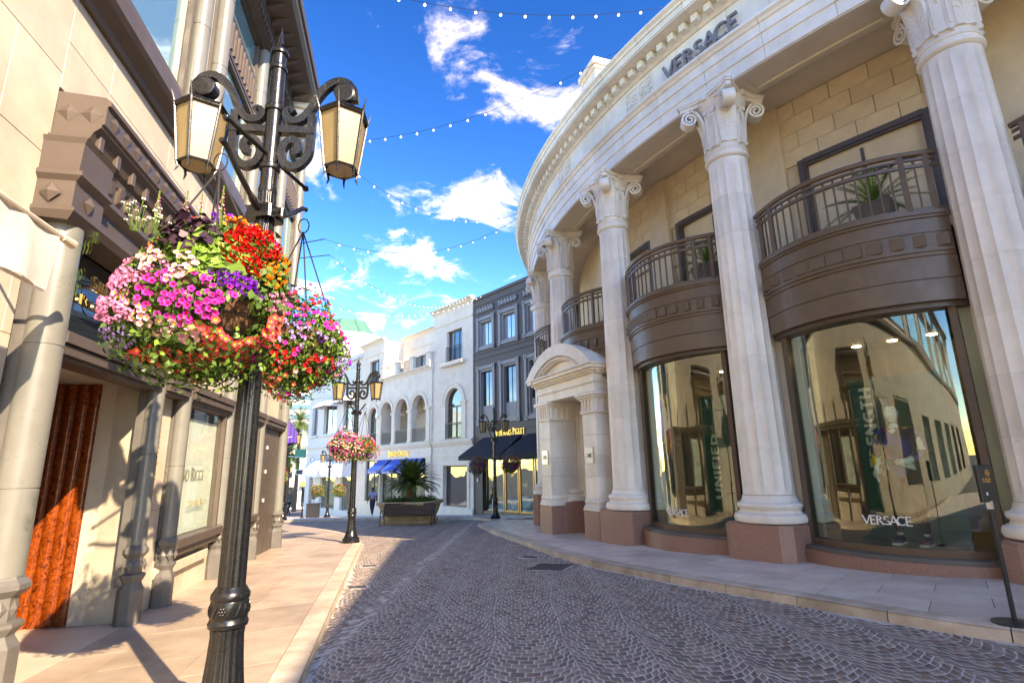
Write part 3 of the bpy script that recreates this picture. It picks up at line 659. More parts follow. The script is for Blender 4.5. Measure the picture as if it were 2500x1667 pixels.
# --- upper wall of ashlar blocks behind the columns
ringpart('upper_wall','beige_stone',sect(17.9,18.245,5.0,9.46),158,246)
blk=MB().bbox(18.24,18.30,-.379,.379,0,.394,.005).mesh('wall_block','beige_stone')
hblk=MB().bbox(18.24,18.30,-.17,.17,0,.394,.005).mesh('wall_block','beige_stone')
BAYS=[231.25,219.95,208.65,197.35,186.05]
BW=math.degrees(.77/18.3)
for r_ in range(11):
    z=5.04+r_*.4
    if z>9.2: continue
    for bm in BAYS[1:4]:
        a=bm-5.65+BW*(.5 if r_%2 else 0)+BW*.5
        while a<bm+5.5:
            if not(z<7.62 and abs(a-bm)<3.55+BW*.5-.05): inst('wall_block',blk,rot_b,(0,0,z),rad(a))
            elif z<7.62 and abs(a-bm)<3.55+BW*.5-.05 and abs(a-bm)>3.55+BW*.12:
                inst('wall_block',hblk,rot_b,(0,0,z),rad(a+(.56 if a>bm else -.56)))
            a+=BW
pil=MB().bbox(18.28,18.42,-.42,.42,5.02,9.44,.01).mesh('wall_pilaster','beige_stone')
for a in COLA[1:5]: inst('wall_pilaster',pil,rot_b,None,rad(a))
def upper_window():
    w=1.07
    f=MB()
    for (e,x1,t) in ((.14,18.36,.10),(.05,18.33,.06)):
        f.box(18.1,x1,-w-e-.02,-w-e+t,5.02,7.70+e); f.box(18.1,x1,w+e-t,w+e+.02,5.02,7.70+e); f.box(18.1,x1-.001,-w-e+t,w+e-t,7.70+e-t,7.70+e+.02)
    f.box(18.12,18.27,-.03,.03,5.02,7.6); f.box(18.12,18.265,-w,-.03,6.98,7.05); f.box(18.12,18.265,.03,w,6.98,7.05)
    return f.mesh('window','brown_metal'),MB().box(18.14,18.16,-w,w,5.03,7.66).mesh('pane','dark_glass')
uwf,uwg=upper_window()
for bm in BAYS[1:4]:
    w_=inst('window',uwf,rot_b,None,rad(bm+.4)); inst('pane',uwg,w_)
# --- balconies
HW=4.32
def bowf(am,h): return lambda d:h*max(0,1-((d-am)/HW)**2)
bal=MB().box(-.013,.013,-.013,.013,5.16,5.93).mesh('baluster','bronze')
bfin=MB().add(*_ball(0,0,5.995,.026)).add(*_ball(0,0,5.965,.013)).mesh('finial','bronze')
patch=MB().box(-.001,.022,-.125,.125,4.50,4.70).mesh('raised_square','bronze')
pst=MB().bbox(-.04,.04,-.04,.04,5.1,6.12,.006).mesh('post','bronze')
for bi,am in enumerate(BAYS):
    rf=bowf(am,.56); a0,a1=am-HW,am+HW; n=22
    B=ringpart('balcony','bronze',[(19.4,3.98),(20.03,3.98),(20.03,4.345),(20.065,4.35),(20.065,4.38),(20.04,4.385),(20.045,4.41),(20.08,4.415),(20.08,4.46),(20.03,4.465),(20.03,4.74),(20.05,4.745),(20.05,4.98),(20.085,4.99),(20.085,5.03),(20.12,5.035),(20.12,5.10),(19.4,5.10)],a0,a1,n,rf,smooth=False)
    ringpart('lower_fascia','bronze',sect(19.4,20.015,3.62,3.972),a0,a1,n,rf,parent=B); ringpart('window_head','brown_metal',sect(19.4,19.90,3.54,3.615),a0,a1,n,rf,parent=B)
    R0=20.0
    path=[pol(R0+rf(d),d,6.15) for d in np.linspace(a0,a1,25)]
    MB().tube(path,.05,10).build('handrail','bronze',B,smooth=True)
    for zz_,h_ in ((6.045,.02),(5.925,.028),(5.15,.03)): MB().arc(sect(R0-.025,R0+.025,zz_-h_,zz_+h_),a0,a1,24,rf).build('rail','bronze',B)
    nb=19
    for k in range(nb):
        d=a0+.35+(a1-a0-.7)*k/(nb-1); r=R0+rf(d)
        if k in (0,2,nb-3,nb-1): inst('post',pst,B,pol(r,d),rad(d)); continue
        inst('baluster',bal,B,pol(r,d),rad(d)); inst('finial',bfin,B,pol(r,d),rad(d))
    for k in range(11):
        d=a0+.45+(a1-a0-.9)*k/10; inst('raised_square',patch,B,pol(20.03+rf(d),d),rad(d))
    # bowed shop window below
    if bi==3: continue
    rg=bowf(am,.50); M_=3.72
    gl=MB().arc(sect(19.74,19.752,-.10,3.56),am-M_,am+M_,26,rg).build('shop_window','shop_glass',rot_b,smooth=True)
    MB().arc(sect(19.66,19.84,-.20,-.095),am-M_,am+M_,20,rg).build('sill','bronze',gl); MB().arc(sect(19.5,20.06,-.26,-.201),am-HW,am+HW,20,rg).build('sill','base_paint',gl)
    MB().arc(sect(19.2,20.10,-1.6,-.261),am-HW-.1,am+HW+.1,20,rg).build('plinth','red_granite',gl)
    for sg in (-1,1):
        d=am+sg*M_; r=19.75+rg(d)
        MB().box(-.09,.09,-.05,.05,-.1,3.6).build('mullion','brown_metal',gl,loc=pol(r,d),rotz=rad(d))
        d2=am+sg*(M_+.55); q0=Vector(pol(r-.02,d)); q1=Vector(pol(19.70,d2+sg*.1)); tv=(q1-q0)
        MB().add([(q0.x,q0.y,.05),(q1.x,q1.y,.05),(q1.x,q1.y,3.58),(q0.x,q0.y,3.58)],[(0,1,2,3)]).build('side_light','shop_glass',gl)
        MB().box(-.06,.06,-.18,.18,-.2,.05).build('side_panel','brown_metal',gl,loc=pol(19.75,d2),rotz=rad(d2))
for a in COLA[1:]:
    MB().box(16.4,19.55,-.12,.12,-.3,3.7).build('partition','mid_interior',rot_b,rotz=rad(a)); MB().box(19.3,19.72,-.62,.62,-1.5,4.9).build('pier','cream_stone',rot_b,rotz=rad(a))
for bm in BAYS[1:3]:
    for d in (-2.8,-.6,1.6,3.2):
        for r in (17.4,):
            MB().lathe([(0,3.60),(.085,3.60),(.085,3.615),(.0,3.615)],12,c=pol(r,bm+d)[:2]).build('ceiling_spot','spot_lamp',rot_b)
# window lettering on the glass
for am,ad,dz in ((219.95,220.0,.22),(208.65,208.4,.12)):
    for i,ch in enumerate('VERSACE'):
        d=ad+(i-3)*.27; mb=text_mb(ch,.14,.15,.11,.006,serif=False); r=19.765+bowf(am,.5)(d); mb.v=[(r-y,x,z+dz) for x,y,z in mb.v]; mb.build('window_letter','white_letter',rot_b,rotz=rad(d))
# --- entrance portico
PX=Vector((.416,-.909,0)).normalized(); PY=Vector((.909,.416,0)).normalized(); PO=Vector((1.53-RC[0],16.05-RC[1],0))
PT=Matrix(((PX.x,PY.x,0,PO.x),(PX.y,PY.y,0,PO.y),(0,0,1,0),(0,0,0,1)))
def PB(): m=MB(); m.T=PT; return m
port=PB().plate([arcpts(0,2.10,2.72,137.5,42.5,24)+[(1.99,3.9),(-1.99,3.9)],arcpts(0,2.02,2.44,132,48,20)+[(1.55,3.96),(-1.55,3.96)]],-.30,.02).build('portico','cream_stone',rot_b,smooth=False)
PB().plate([arcpts(0,2.10,2.715,137.0,43.0,24)+[(1.95,3.92),(-1.95,3.92)]],.021,1.9).build('barrel_roof','cream_stone',port,smooth=True)
PB().plate([arcpts(0,2.05,2.25,128,52,20)+[(1.36,3.99),(-1.36,3.99)]],-.06,.02).build('tympanum','cream_stone',port)
PB().plate([arcpts(0,2.02,2.435,131,49,20)+arcpts(0,2.02,2.30,49,131,20)],-.17,-.061).build('arch_band','cream_stone',port)
dm=MB()
for k in range(34):
    a=130-(80)*k/33; dm.T=PT@Matrix.Translation((2.37*math.cos(rad(a)),-.21,2.02+2.37*math.sin(rad(a))))@Matrix.Rotation(rad(90-a),4,'Y'); dm.box(-.028,.028,-.045,.045,-.04,.04)
dm.build('arch_dentils','cream_stone',port)
for (e,z0,z1) in ((.30,3.93,3.985),(.26,3.83,3.929),(.16,3.77,3.829),(.02,3.52,3.70),(.045,3.46,3.519),(.0,3.20,3.459)): PB().bbox(-1.68-e,1.68+e,-.02-e,1.3,z0,z1,.008).build('cornice_course','cream_stone',port)
for k in range(40): PB().box(-1.70+k*.0872-.027,-1.70+k*.0872+.027,-.12,0.0,3.702,3.768).build('dentil','cream_stone',port)
for k in range(12): PB().box(1.69,1.80,.05+k*.1-.03,.05+k*.1+.03,3.702,3.768).build('dentil','cream_stone',port)
PB().box(-1.68,1.68,.0,1.3,3.70,3.769).build('dentil_backing','cream_stone',port)
for sx in (-1,1):
    x0,x1=(.98,1.62) if sx>0 else (-1.62,-.98)
    pl=PB().bbox(x0-.06,x1+.06,-.06,1.0,-1.6,.035,.01).build('pillar','red_granite',rot_b)
    PB().bbox(x0-.075,x1+.075,-.075,.95,.036,.10,.02).bbox(x0-.06,x1+.06,-.06,.95,.10,.20,.045).bbox(x0-.02,x1+.02,-.02,.95,.2,.235,.008).bbox(x0-.045,x1+.045,-.045,.95,.235,.32,.035).bbox(x0-.01,x1+.01,-.01,.95,.32,.36,.005).build('base_moulding','cream_stone',pl)
    for k in range(4):
        z0=.361+k*.56; PB().bbox(x0,x1,0,.95,z0,z0+.554,.006).build('pillar_block','cream_stone',pl)
    cpm=PB().bbox(x0-.01,x1+.01,-.01,.95,2.60,3.05,.005).bbox(x0-.05,x1+.05,-.05,.95,2.63,2.69,.015).bbox(x0-.05,x1+.05,-.05,.95,3.0,3.05,.01).bbox(x0-.1,x1+.1,-.1,.95,3.05,3.11,.01).bbox(x0-.15,x1+.15,-.15,.95,3.11,3.199,.02)
    for k in range(4): cpm.bbox(x0+.05+k*.165,x0+.11+k*.165,-.045,0,2.66,3.02,.01); cpm.bbox(x1,x1+.045,.05+k*.2,.12+k*.2,2.66,3.02,.01)
    cpm.build('pillar_capital','cream_stone',pl)
    pq=PB().bbox(x0+.12,x1-.14,-.03,.0,1.27,1.70,.006).build('plaque','steel',pl)
    t=text_mb('248',.12,.15,.1,.004,serif=False); t.v=[tuple(PT@Vector((x+(x0+x1)/2-.01,y-.031,z+1.42))) for x,y,z in t.v]; t.build('numerals','black_plastic',pq)
    ws=-1 if sx<0 else 1
    xa,xb=(.95,1.5) if sx>0 else (-1.5,-.95)
    for k in range(6):
        z0=.04+k*.56; PB().bbox(xa,xb,.96,2.4,z0,min(z0+.554,3.2),.006).build('reveal_block','cream_stone',port)
    PB().bbox(xa-.02,xb+.02,.96,2.4,-1.6,.035,.008).build('reveal_plinth','red_granite',port)
d_=PB().box(-.95,.95,2.0,2.03,-.7,3.2).build('entrance_door','dark_glass',rot_b)
PB().box(-.95,-.86,1.94,2.06,-.7,3.2).box(.86,.95,1.94,2.06,-.7,3.2).box(-.04,.04,1.94,2.06,-.7,3.2).box(-.86,.86,1.95,2.05,2.3,2.42).build('door_frame','bronze',d_)
PB().tube([(.12,1.9,.1),(.12,1.9,1.6)],.02,8).tube([(-.12,1.9,.1),(-.12,1.9,1.6)],.02,8).build('pull_handle','steel',d_)
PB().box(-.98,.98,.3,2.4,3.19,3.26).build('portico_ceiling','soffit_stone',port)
# roof pavilion seen above the cornice
MB().T
tw=MB(); tw.bbox(-.55,.55,-.55,.55,11.4,14.3,.02); tw.bbox(-.62,.62,-.62,.62,14.3,14.42,.02); tw.bbox(-.72,.72,-.72,.72,14.42,14.6,.03); tw.bbox(-.66,.66,-.66,.66,14.6,14.68,.02)
tw.v=[(x*.8,y*.8,z-.35 if z>12 else z) for x,y,z in tw.v]; tw.build('roof_pavilion','cream_stone',rot_b,loc=pol(19.2,199.0),rotz=rad(199))
tw2=MB().bbox(-.3,.3,-.3,.3,11.5,12.6,.02).bbox(-.38,.38,-.38,.38,12.6,12.72,.02).build('roof_pier','cream_stone',rot_b,loc=pol(20.1,187),rotz=rad(187))
# ------------------------------------------------------------------ left boutique building (local: x along facade, y inward, z up)
LA=math.atan2(.9766,-.2149)
lb=empty('boutique_building',(-3.25,0,0),LA,'cream travertine boutique with brown metal entablature and grey pipe columns on the left','building')
S0,S1=-44,16.25
holes=[]
def rect(a,b,c,d): return [(a,c),(b,c),(b,d),(a,d)]
UPW=[(-38,-34),(-32,-28),(-26,-22),(-20,-16),(-14,-10),(-8.2,-4.3),(-3.9,-.4),(.2,2.7),(3.1,7.05),(8.3,10.42),(10.8,13.05),(13.4,15.55)]
H=[rect(4.95,7.48,-.72,2.45),rect(4.95,8.0,2.6,3.66),rect(8.50,10.44,.32,2.33),rect(10.86,13.1,.32,2.33),rect(-4.6,-1.0,.1,3.2)]+[rect(-10.6-6*k,-7-6*k,.1,3.2) for k in range(5)]
for a,b in UPW: H.append(rect(a,b,6.7,8.82)); H.append(rect(a,b,9.66,10.6))
MB().plate([rect(S0,S1,-2,11.0)]+H,.2,.55).build('wall_core','travertine',lb)
MB().box(S0,S1,3.0,3.3,-2,11).box(S0,S0+.3,.55,3,-2,11).box(S1-.3,S1,.55,3,-2,11).build('rear_wall','travertine',lb)
MB().box(S0-.2,S1-.2,.0,3.4,11.0,11.05).build('roof_slab','rooftop',lb)
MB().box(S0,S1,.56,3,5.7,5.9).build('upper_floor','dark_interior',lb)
# stone facing panels
def facing(s0,s1,z0,z1,cw,ch,start=0):
    r=0; z=z0
    while z<z1-.05:
        zt=min(z+ch,z1); s=s0-(cw*.5 if (r+start)%2 else 0)
        while s<s1-.02:
            a,b=max(s,s0),min(s+cw,s1)
            if b-a>.05: MB().bbox(a+.003,b-.003,.135,.199,z+.003,zt-.003,.004).build('stone_panel','travertine',lb)
            s+=cw
        z=zt; r+=1
facing(-4.8,4.62,3.3,6.02,1.35,.905); facing(-.9,4.62,-.9,3.3,1.35,.84); facing(-8,-4.7,-.9,6.02,1.35,.865)
facing(4.62,S1-.1,4.96,6.02,1.6,.53); facing(8.75,S1-.1,2.62,4.96,1.5,.78); facing(7.50,8.24,-.9,2.36,.8,1.65); facing(8.24,13.2,-.9,.04,1.3,.94); facing(15.95,S1,-.9,2.6,.7,1.2)
facing(7.42,7.95,6.72,10.5,.6,1.9)
# entrance recess: reveal, open door leaf, back
rv=MB().box(7.48,7.56,.12,.735,-.75,2.45).build('reveal_panel','travertine',lb); MB().box(7.56,7.7,.2,1.6,-.75,2.45).box(4.8,4.95,.2,1.6,-.75,2.45).build('recess_side','travertine',lb)
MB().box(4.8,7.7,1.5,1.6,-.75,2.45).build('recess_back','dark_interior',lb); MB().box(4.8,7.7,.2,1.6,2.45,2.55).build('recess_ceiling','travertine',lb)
dr=MB().box(7.51,7.55,.74,1.48,-.57,2.44).build('open_door_leaf','burl_wood',lb)
for k in range(5):
    y0=.742+k*.147; pr=[(y0+.004+.139*j/8,-.035*math.sin(PI*j/8)**.6) for j in range(9)]
    vs=[(7.508+d,y,-.565) for y,d in pr]+[(7.508+d,y,2.44) for y,d in pr]
    MB().add(vs,[(j,j+1,10+j,9+j) for j in range(8)]+[tuple(range(9)),tuple(range(9,18))]).build('door_strip','burl_wood',dr,smooth=True,angle=60)
# metal band over the ground floor
for s0,s1 in ((4.93,7.25),(7.47,8.25),(8.47,10.55),(10.77,13.2),(13.42,15.66)):
    MB().bbox(s0,s1,-.10,.22,2.37,2.465,.008).bbox(s0,s1,-.13,.22,2.475,2.585,.008).bbox(s0,s1,-.05,.22,2.33,2.37,.004).build('metal_band','brown_metal',lb)
# transom glass and gilt name
MB().box(4.98,7.98,.22,.235,2.6,3.66).build('transom_pane','dark_glass',lb)
for s in (6.45,): MB().box(s-.03,s+.03,.18,.24,2.6,3.66).build('transom_bar','brown_metal',lb)
t=text_mb('STEFANO RICCI',.135,.17,.08,.03,caps=.8,center=False); t.v=[(x+5.42,y+.02,z+3.17) for x,y,z in t.v]; t.build('gilt_name','gold',lb)
MB().box(5.4,7.0,.02,.035,3.155,3.165).box(5.42,5.44,.03,.22,3.155,3.165).box(6.9,6.92,.03,.22,3.155,3.165).build('name_rail','gold',lb)
# entablature over the entrance: swept profile
PR0=[(.2,3.60),(-.20,3.60),(-.27,3.70),(-.27,3.745),(-.17,3.80),(-.17,4.02),(-.22,4.05),(-.31,4.10),(-.31,4.14),(-.21,4.22),(-.21,4.46),(-.24,4.50),(-.24,4.60),(-.30,4.66),(-.36,4.78),(-.46,4.86),(-.46,4.90),(-.50,4.91),(-.50,5.17),(-.55,5.18),(-.55,5.24),(-.45,5.30),(.2,5.33)]
PR=[(y*.6 if y<0 else y,3.6+(z-3.6)*.76) for y,z in PR0]
def sweep_s(name,prof,s0,s1,m,parent=lb):
    n=len(prof); vs=[(s0,y,z) for y,z in prof]+[(s1,y,z) for y,z in prof]
    return MB().add(vs,[(i,(i+1)%n,n+(i+1)%n,n+i) for i in range(n)]+[tuple(range(n)),tuple(range(2*n-1,n-1,-1))]).build(name,m,parent)
ent=sweep_s('entablature',PR,4.62,8.62,'brown_metal')
# projecting impost over the pipe column
PR20=[(.2,3.52),(-.22,3.52),(-.30,3.62),(-.30,3.66),(-.25,3.68),(-.25,4.0),(-.33,4.06),(-.33,4.11),(-.27,4.14),(-.29,4.48),(-.33,4.55),(-.2,4.58),(-.2,4.62)]
PR2=[(y*.72 if y<0 else y,3.55+(z-3.52)*.80) for y,z in PR20]
def lofted(s0,s1):
    mb=MB(); n=len(PR2); vs=[]
    for y,z in PR2:
        e=-y*.62-.05 if y<.1 else .1
        vs.append((y,z,e))
    pts=[]
    for (y,z,e) in vs: pts+=[(s0-e,.2,z),(s0-e,y,z),(s1+e,y,z),(s1+e,.2,z)]
    fs=[]
    for i in range(n-1):
        for j in range(4): fs.append((i*4+j,i*4+(j+1)%4,(i+1)*4+(j+1)%4,(i+1)*4+j))
    fs+=[(0,1,2,3),tuple((n-1)*4+j for j in range(4))]
    return mb.add(pts,fs)
im=lofted(4.62,5.0).build('impost','brown_metal',lb)
lofted(7.95,8.3).build('impost','brown_metal',lb)
def diamond(w,h,d): return MB().add([(-w,0,0),(0,0,-h),(w,0,0),(0,0,h),(0,-d,0)],[(0,1,4),(1,2,4),(2,3,4),(3,0,4)])
dmm=diamond(.09,.095,.045).mesh('diamond','brown_metal'); dml=diamond(.10,.095,.03).mesh('diamond','brown_metal')
k=0; s=4.80
while s<8.5: inst('diamond',dml,ent,(s,-.301,4.69)); s+=.25
for y in (.02,-.18): inst('diamond',dml,ent,(4.618,y,4.69),-PI/2)
inst('diamond',dmm,im,(4.535,.0,3.80),-PI/2); inst('diamond',dmm,im,(4.81,-.185,3.80))
tooth=MB().add([(-.05,0,0),(.05,0,0),(.05,0,.2),(-.05,0,.2),(-.05,-.05,.2),(.05,-.05,.2),(.02,-.03,.05),(-.02,-.03,.05)],[(4,5,6,7),(0,1,6,7),(0,7,4,3),(1,2,5,6),(2,3,4,5)]).mesh('tooth','brown_metal')
s=5.2
while s<7.9: inst('tooth',tooth,ent,(s,-.126,4.09)); s+=.2
flut=MB().bbox(-.04,.04,-.05,.0,4.37,4.54,.008).mesh('bracket','brown_metal')
s=4.75
while s<8.6: inst('bracket',flut,ent,(s,-.19,0)); s+=.34
sc=MB().lathe([(0,-.02),(.04,-.02),(.04,.0),(.055,.02),(0,.02)],8).mesh('rosette','brown_metal')
# pipe columns with faceted bases
def pipe(s,z0,z1,r=.135,y=-.02,base=True,joint=()):
    pr=[(r,z0)]
    for j in joint: pr+=[(r,j-.012),(r-.006,j-.008),(r-.006,j+.002),(r,j+.006)]
    pr.append((r,z1))
    p=MB().lathe(pr,28,c=(s,y)).build('pipe_column','pipe_paint',lb,smooth=True,angle=30)
    MB().box(s-r*.7,s+r*.7,.06,.2,z0-.5,z1).build('column_backing','base_paint',p)
    if base:
        e=8; rot=22.5
        o8=lambda rr,z:[(s+rr*(r/.125)*math.cos(rad(22.5+45*i)),y+rr*(r/.125)*math.sin(rad(22.5+45*i)),z) for i in range(8)]
        lv=[(.165,-1.1),(.165,-.07),(.13,.0),(.125,.02),(.165,.085),(.165,.115),(.115,.13),(.115,.31),(.17,.37),(.17,.41),(.138,.45),(.13,.47)]
        vs=[q for rr,z in lv for q in o8(rr,z+z0-.47)]; fs=[(j*8+i,j*8+(i+1)%8,(j+1)*8+(i+1)%8,(j+1)*8+i) for j in range(len(lv)-1) for i in range(8)]
        b=MB().add(vs,fs).build('column_base','base_paint',p)
        for i in range(8):
            a=45*i
            dq=diamond(.05,.075,.03); dq.v=[(x,y_,z) for x,y_,z in dq.v]; q=dq.build('facet','base_paint',b,loc=(s+.125*math.cos(rad(a)),y+.125*math.sin(rad(a)),z0-.25),rotz=rad(a+90))
    return p
pipe(4.8,.45,3.55,.15,joint=(1.15,2.4)); pipe(7.36,.38,3.55,.108,y=.03,joint=(1.5,)); pipe(8.36,.36,3.55,.108,y=.03,joint=(1.35,)); pipe(10.66,.33,3.4,.108,y=.03,joint=(1.5,)); pipe(13.3,.25,3.4,.108,y=.03,joint=(1.5,)); pipe(15.78,.18,5.2,.13,joint=(1.5,3))
for s in (7.24,8.12,10.61,13.22,15.7,2.9,0,-4.1): pipe(s,6.72,10.6,.135,y=.02,base=False,joint=(8.1,9.5))
# vertical gilt notice on the strip between two columns
vb=MB()
for k in range(13):
    w=.05+.06*random.random()*(.6+k/16)
    vb.box(7.86-w,7.86+w,.125,.134,1.83-k*.073,1.83-k*.073+.026)
vb.build('gilt_notice','orange_print',lb)
# display window
def shopwin(s0,s1,blind):
    f=MB().box(s0,s0+.06,-.02,.3,.3,2.36).box(s1-.06,s1,-.02,.3,.3,2.36).box(s0+.06,s1-.06,-.02,.3,2.28,2.36).bbox(s0-.1,s1+.1,-.10,.25,.17,.30,.01).bbox(s0-.1,s1+.1,-.03,.25,.05,.17,.008).build('shop_window','brown_metal',lb)
    MB().box(s0+.06,s1-.06,.05,.06,.3,2.28).build('pane','clear_glass' if blind else 'dark_glass',f)
    MB().box(s0-.1,s1+.1,1.0,1.1,.2,2.5).box(s0-.1,s1+.1,.3,1.0,2.4,2.5).box(s0-.1,s1+.1,.3,1.0,.15,.25).build('display_box','warm_white',f)
    if blind: MB().box(s0+.07,s1-.065,.13,.14,.31,2.12).build('blind','window_blind',f)
    return f
f=shopwin(8.50,10.44,True)
t=text_mb('STEFANO RICCI',.215,.15,.06,.006,caps=.82); t.v=[(x*.93+9.08,y+.128,z+1.12) for x,y,z in t.v]; t.build('window_lettering','olive_letter',f)
t=text_mb('STEFANO RICCI',.10,.15,.06,.004,caps=.82); a_=[(x+9.5,y+.048,z+.72) for x,y,z in t.v]; t.v=a_; t.build('window_lettering','olive_letter',f)
shopwin(10.86,13.1,False)
MB().bbox(13.5,15.6,.05,.2,-.75,2.33,.01).build('metal_door','brown_metal',lb)
# stone ledge below display windows
for s0,s1 in ((8.25,10.3),(10.6,13.15)): MB().bbox(s0,s1,.04,.14,-.20,-.05,.02).build('stone_ledge','travertine',lb)
# door knobs, studs
for z in (.5,1.2,1.8): MB().bbox(14.2,14.27,.02,.05,z,z+.08,.005).build('door_plate','white_paint',lb)
# upper storey: sill moulding, windows, spandrels, eaves
sweep_s('sill_course',[(.2,6.02),(.08,6.02),(.06,6.08),(-.06,6.16),(-.10,6.22),(-.10,6.42),(-.05,6.45),(-.03,6.56),(.06,6.60),(.06,6.68),(.2,6.70)],S0,S1,'brown_metal')
for a,b in UPW:
    f=MB()
    for z0,z1 in ((6.7,8.82),(9.66,10.6)):
        f.box(a,a+.07,.06,.3,z0,z1).box(b-.07,b,.06,.3,z0,z1).box(a+.07,b-.07,.06,.3,z0,z0+.06).box(a+.07,b-.07,.06,.3,z1-.06,z1)
    f=f.build('window','brown_metal',lb)
    MB().box(a+.09,b-.09,.14,.15,6.76,8.74).build('pane','painted_sky_glass',f); MB().box(a+.09,b-.09,.14,.15,9.74,10.52).build('pane','painted_sky_glass',f)
    sp=MB().bbox(a-.05,b+.05,.05,.2,8.85,9.63,.01).build('spandrel','brown_metal',f)
    st_=MB().bbox(-.03,.03,.0,.05,8.95,9.53,.006).mesh('rib','brown_metal'); kn=MB().add(*_ball(0,.02,0,.022,6,4)).mesh('stud','brown_metal')
    s=a+.15
    while s<b-.1:
        inst('rib',st_,f,(s,.01,0)); 
        for z in (9.09,9.37): inst('stud',kn,f,(s+.09,.03,z))
        s+=.19
    MB().box(a,b,.6,.62,6.0,10.9).build('curtain','mid_interior',f)
sweep_s('eaves_cornice',[(.2,10.58),(-.02,10.58),(-.02,10.62),(-.14,10.66),(-.14,10.84),(-.22,10.88),(-.22,11.02),(-.66,11.10),(-.72,11.12),(-.80,11.2),(-.80,11.34),(-.85,11.36),(-.88,11.46),(-.6,11.52),(.2,11.55)],S0,13.1,'brown_metal')
eb=MB().bbox(-.035,.035,-.20,-.13,10.67,10.83,.006).mesh('eaves_dentil','brown_metal'); s=2.5
while s<13: inst('eaves_dentil',eb,lb,(s,0,0)); s+=.16
eb2=MB().add([(-.05,-.24,10.9),(.05,-.24,10.9),(.05,-.6,11.08),(-.05,-.6,11.08),(-.05,-.24,11.09),(.05,-.24,11.09)],[(0,1,2,3),(0,3,4),(1,5,2),(3,2,5,4),(0,4,5,1)]).mesh('eaves_bracket','brown_metal'); s=2.5
while s<13: inst('eaves_bracket',eb2,lb,(s,0,0)); s+=.42
# hanging cloth banner on a horizontal pole at the far left
fl=empty('cloth_banner',LF(3.0,-.5,2.8),LA,'off white cloth banner on a wooden pole at the left edge','banner')
vs=[];fs=[]; n=24
for i in range(n+1):
    x=-2.3+3.2*i/n
    for j in range(5): vs.append((x,.03*math.sin(i*1.1)*(j/4)+.015*math.sin(i*2.3),.30-.42*j/4-.03*(i/n)*(j/4)))
for i in range(n):
    for j in range(4): fs.append((i*5+j,(i+1)*5+j,(i+1)*5+j+1,i*5+j+1))
MB().add(vs,fs).build('cloth','flag_cloth',fl,smooth=True); MB().tube([(-2.3,0,.32),(.95,0,.32)],.022,8).build('pole','travertine',fl); MB().tube([(.95,0,.32),(1.02,0,.32),(1.10,0,.32)],[.03,.035,.04],10).build('pole_end','travertine',fl); MB().tube([(-2.25,.02,-.12),(.88,.02,-.15)],.014,6).build('hem_rod','flag_cloth',fl)
MB().tube([(.98,0,.32),(.98,.52,.32)],.018,8).build('bracket','iron',fl)
# purple awning and the cream building beyond
CBA=rad(116.1); cbp=Vector(LF(16.3,.3,0))
cb=empty('cream_corner_building',tuple(cbp),CBA,'narrow cream building with white cornice beyond the boutique on the left','building')
MB().plate([rect(0,11,-2,10.9),rect(.7,5,-.3,2.6),rect(6,10.4,-.9,2.2),rect(.7,5,4.2,6.6),rect(.7,5,7.3,9.0),rect(6,10.4,4.9,6.6),rect(6,10.4,7.3,9.0)],.0,.35).build('wall','cream_stone',cb)
MB().box(0,11,.9,5,-3,10.9).build('rear_block','travertine',cb)
for x0,x1,z0,z1 in ((.7,5,-.3,2.6),(6,10.4,-.9,2.2),(.7,5,4.2,6.6),(.7,5,7.3,9.0),(6,10.4,4.9,6.6),(6,10.4,7.3,9.0)): MB().box(x0,x1,.2,.22,z0,z1).build('window','dark_glass',cb)
Ci=Matrix.Rotation(-CBA,4,'Z')@Matrix.Translation(-cbp); c0=Ci@Vector((-5.25,12.83,0)); c1=Ci@Vector((-12.0,26.6,0)); cd=(c1-c0); cl=cd.length; cr=Matrix.Translation(c0)@Matrix.Rotation(math.atan2(cd.y,cd.x),4,'Z')
_n=[(.1,10.94),(.03,11.0),(.0,11.3),(-.04,11.34),(-.04,11.5),(.4,11.6),(1.6,11.62),(1.6,11.06),(.9,11.06),(.75,10.95),(.58,10.92)]
q=len(_n); mb=MB(); mb.T=cr; mb.add([(0,y,z) for y,z in _n]+[(cl,y,z) for y,z in _n],[(i,(i+1)%q,q+(i+1)%q,q+i) for i in range(q)]+[tuple(range(q)),tuple(range(2*q-1,q-1,-1))]); mb.build('cornice','cream_stone',cb)
for k in range(int(cl/.34)):
    m_=MB(); m_.T=cr; m_.bbox(.1+k*.34,.26+k*.34,.2,.62,10.76,10.925,.03); m_.bbox(.12+k*.34,.24+k*.34,.4,.66,10.64,10.759,.03); m_.build('modillion','cream_stone',cb)
ap=cbp+Matrix.Rotation(CBA,3,'Z')@Vector((8.6,0,0)); aw=empty('purple_awning',(ap.x,ap.y,2.3),CBA,'purple canvas awning folding out past the boutique wall','awning')
pts=[(0,2.2),(-.36,1.75),(-.76,1.10),(-1.10,.55),(-1.16,.12)]
vs=[(x,y,z) for x in (-1.4,1.4) for y,z in pts]
MB().add(vs,[(i,i+1,6+i,5+i) for i in range(4)]).build('canvas','purple_canvas',aw)
for x in (-1.4,1.4): MB().add([(x,y,z) for y,z in pts]+[(x,-.2,.0)],[(0,1,2,3,4,5)]).build('side_gusset','purple_dark',aw)
for k in range(8): 
    y=-.10-.135*k; z1=np.interp(-y,[0,.36,.76,1.1,1.16],[2.2,1.75,1.1,.55,.12]); MB().add([(-1.402,y,.02+.1*k*.1),(-1.402,y-.045,.02+.1*k*.1),(-1.402,y-.045,z1-.12),(-1.402,y,z1-.05)],[(0,1,2,3)]).build('stripe','purple_canvas',aw)
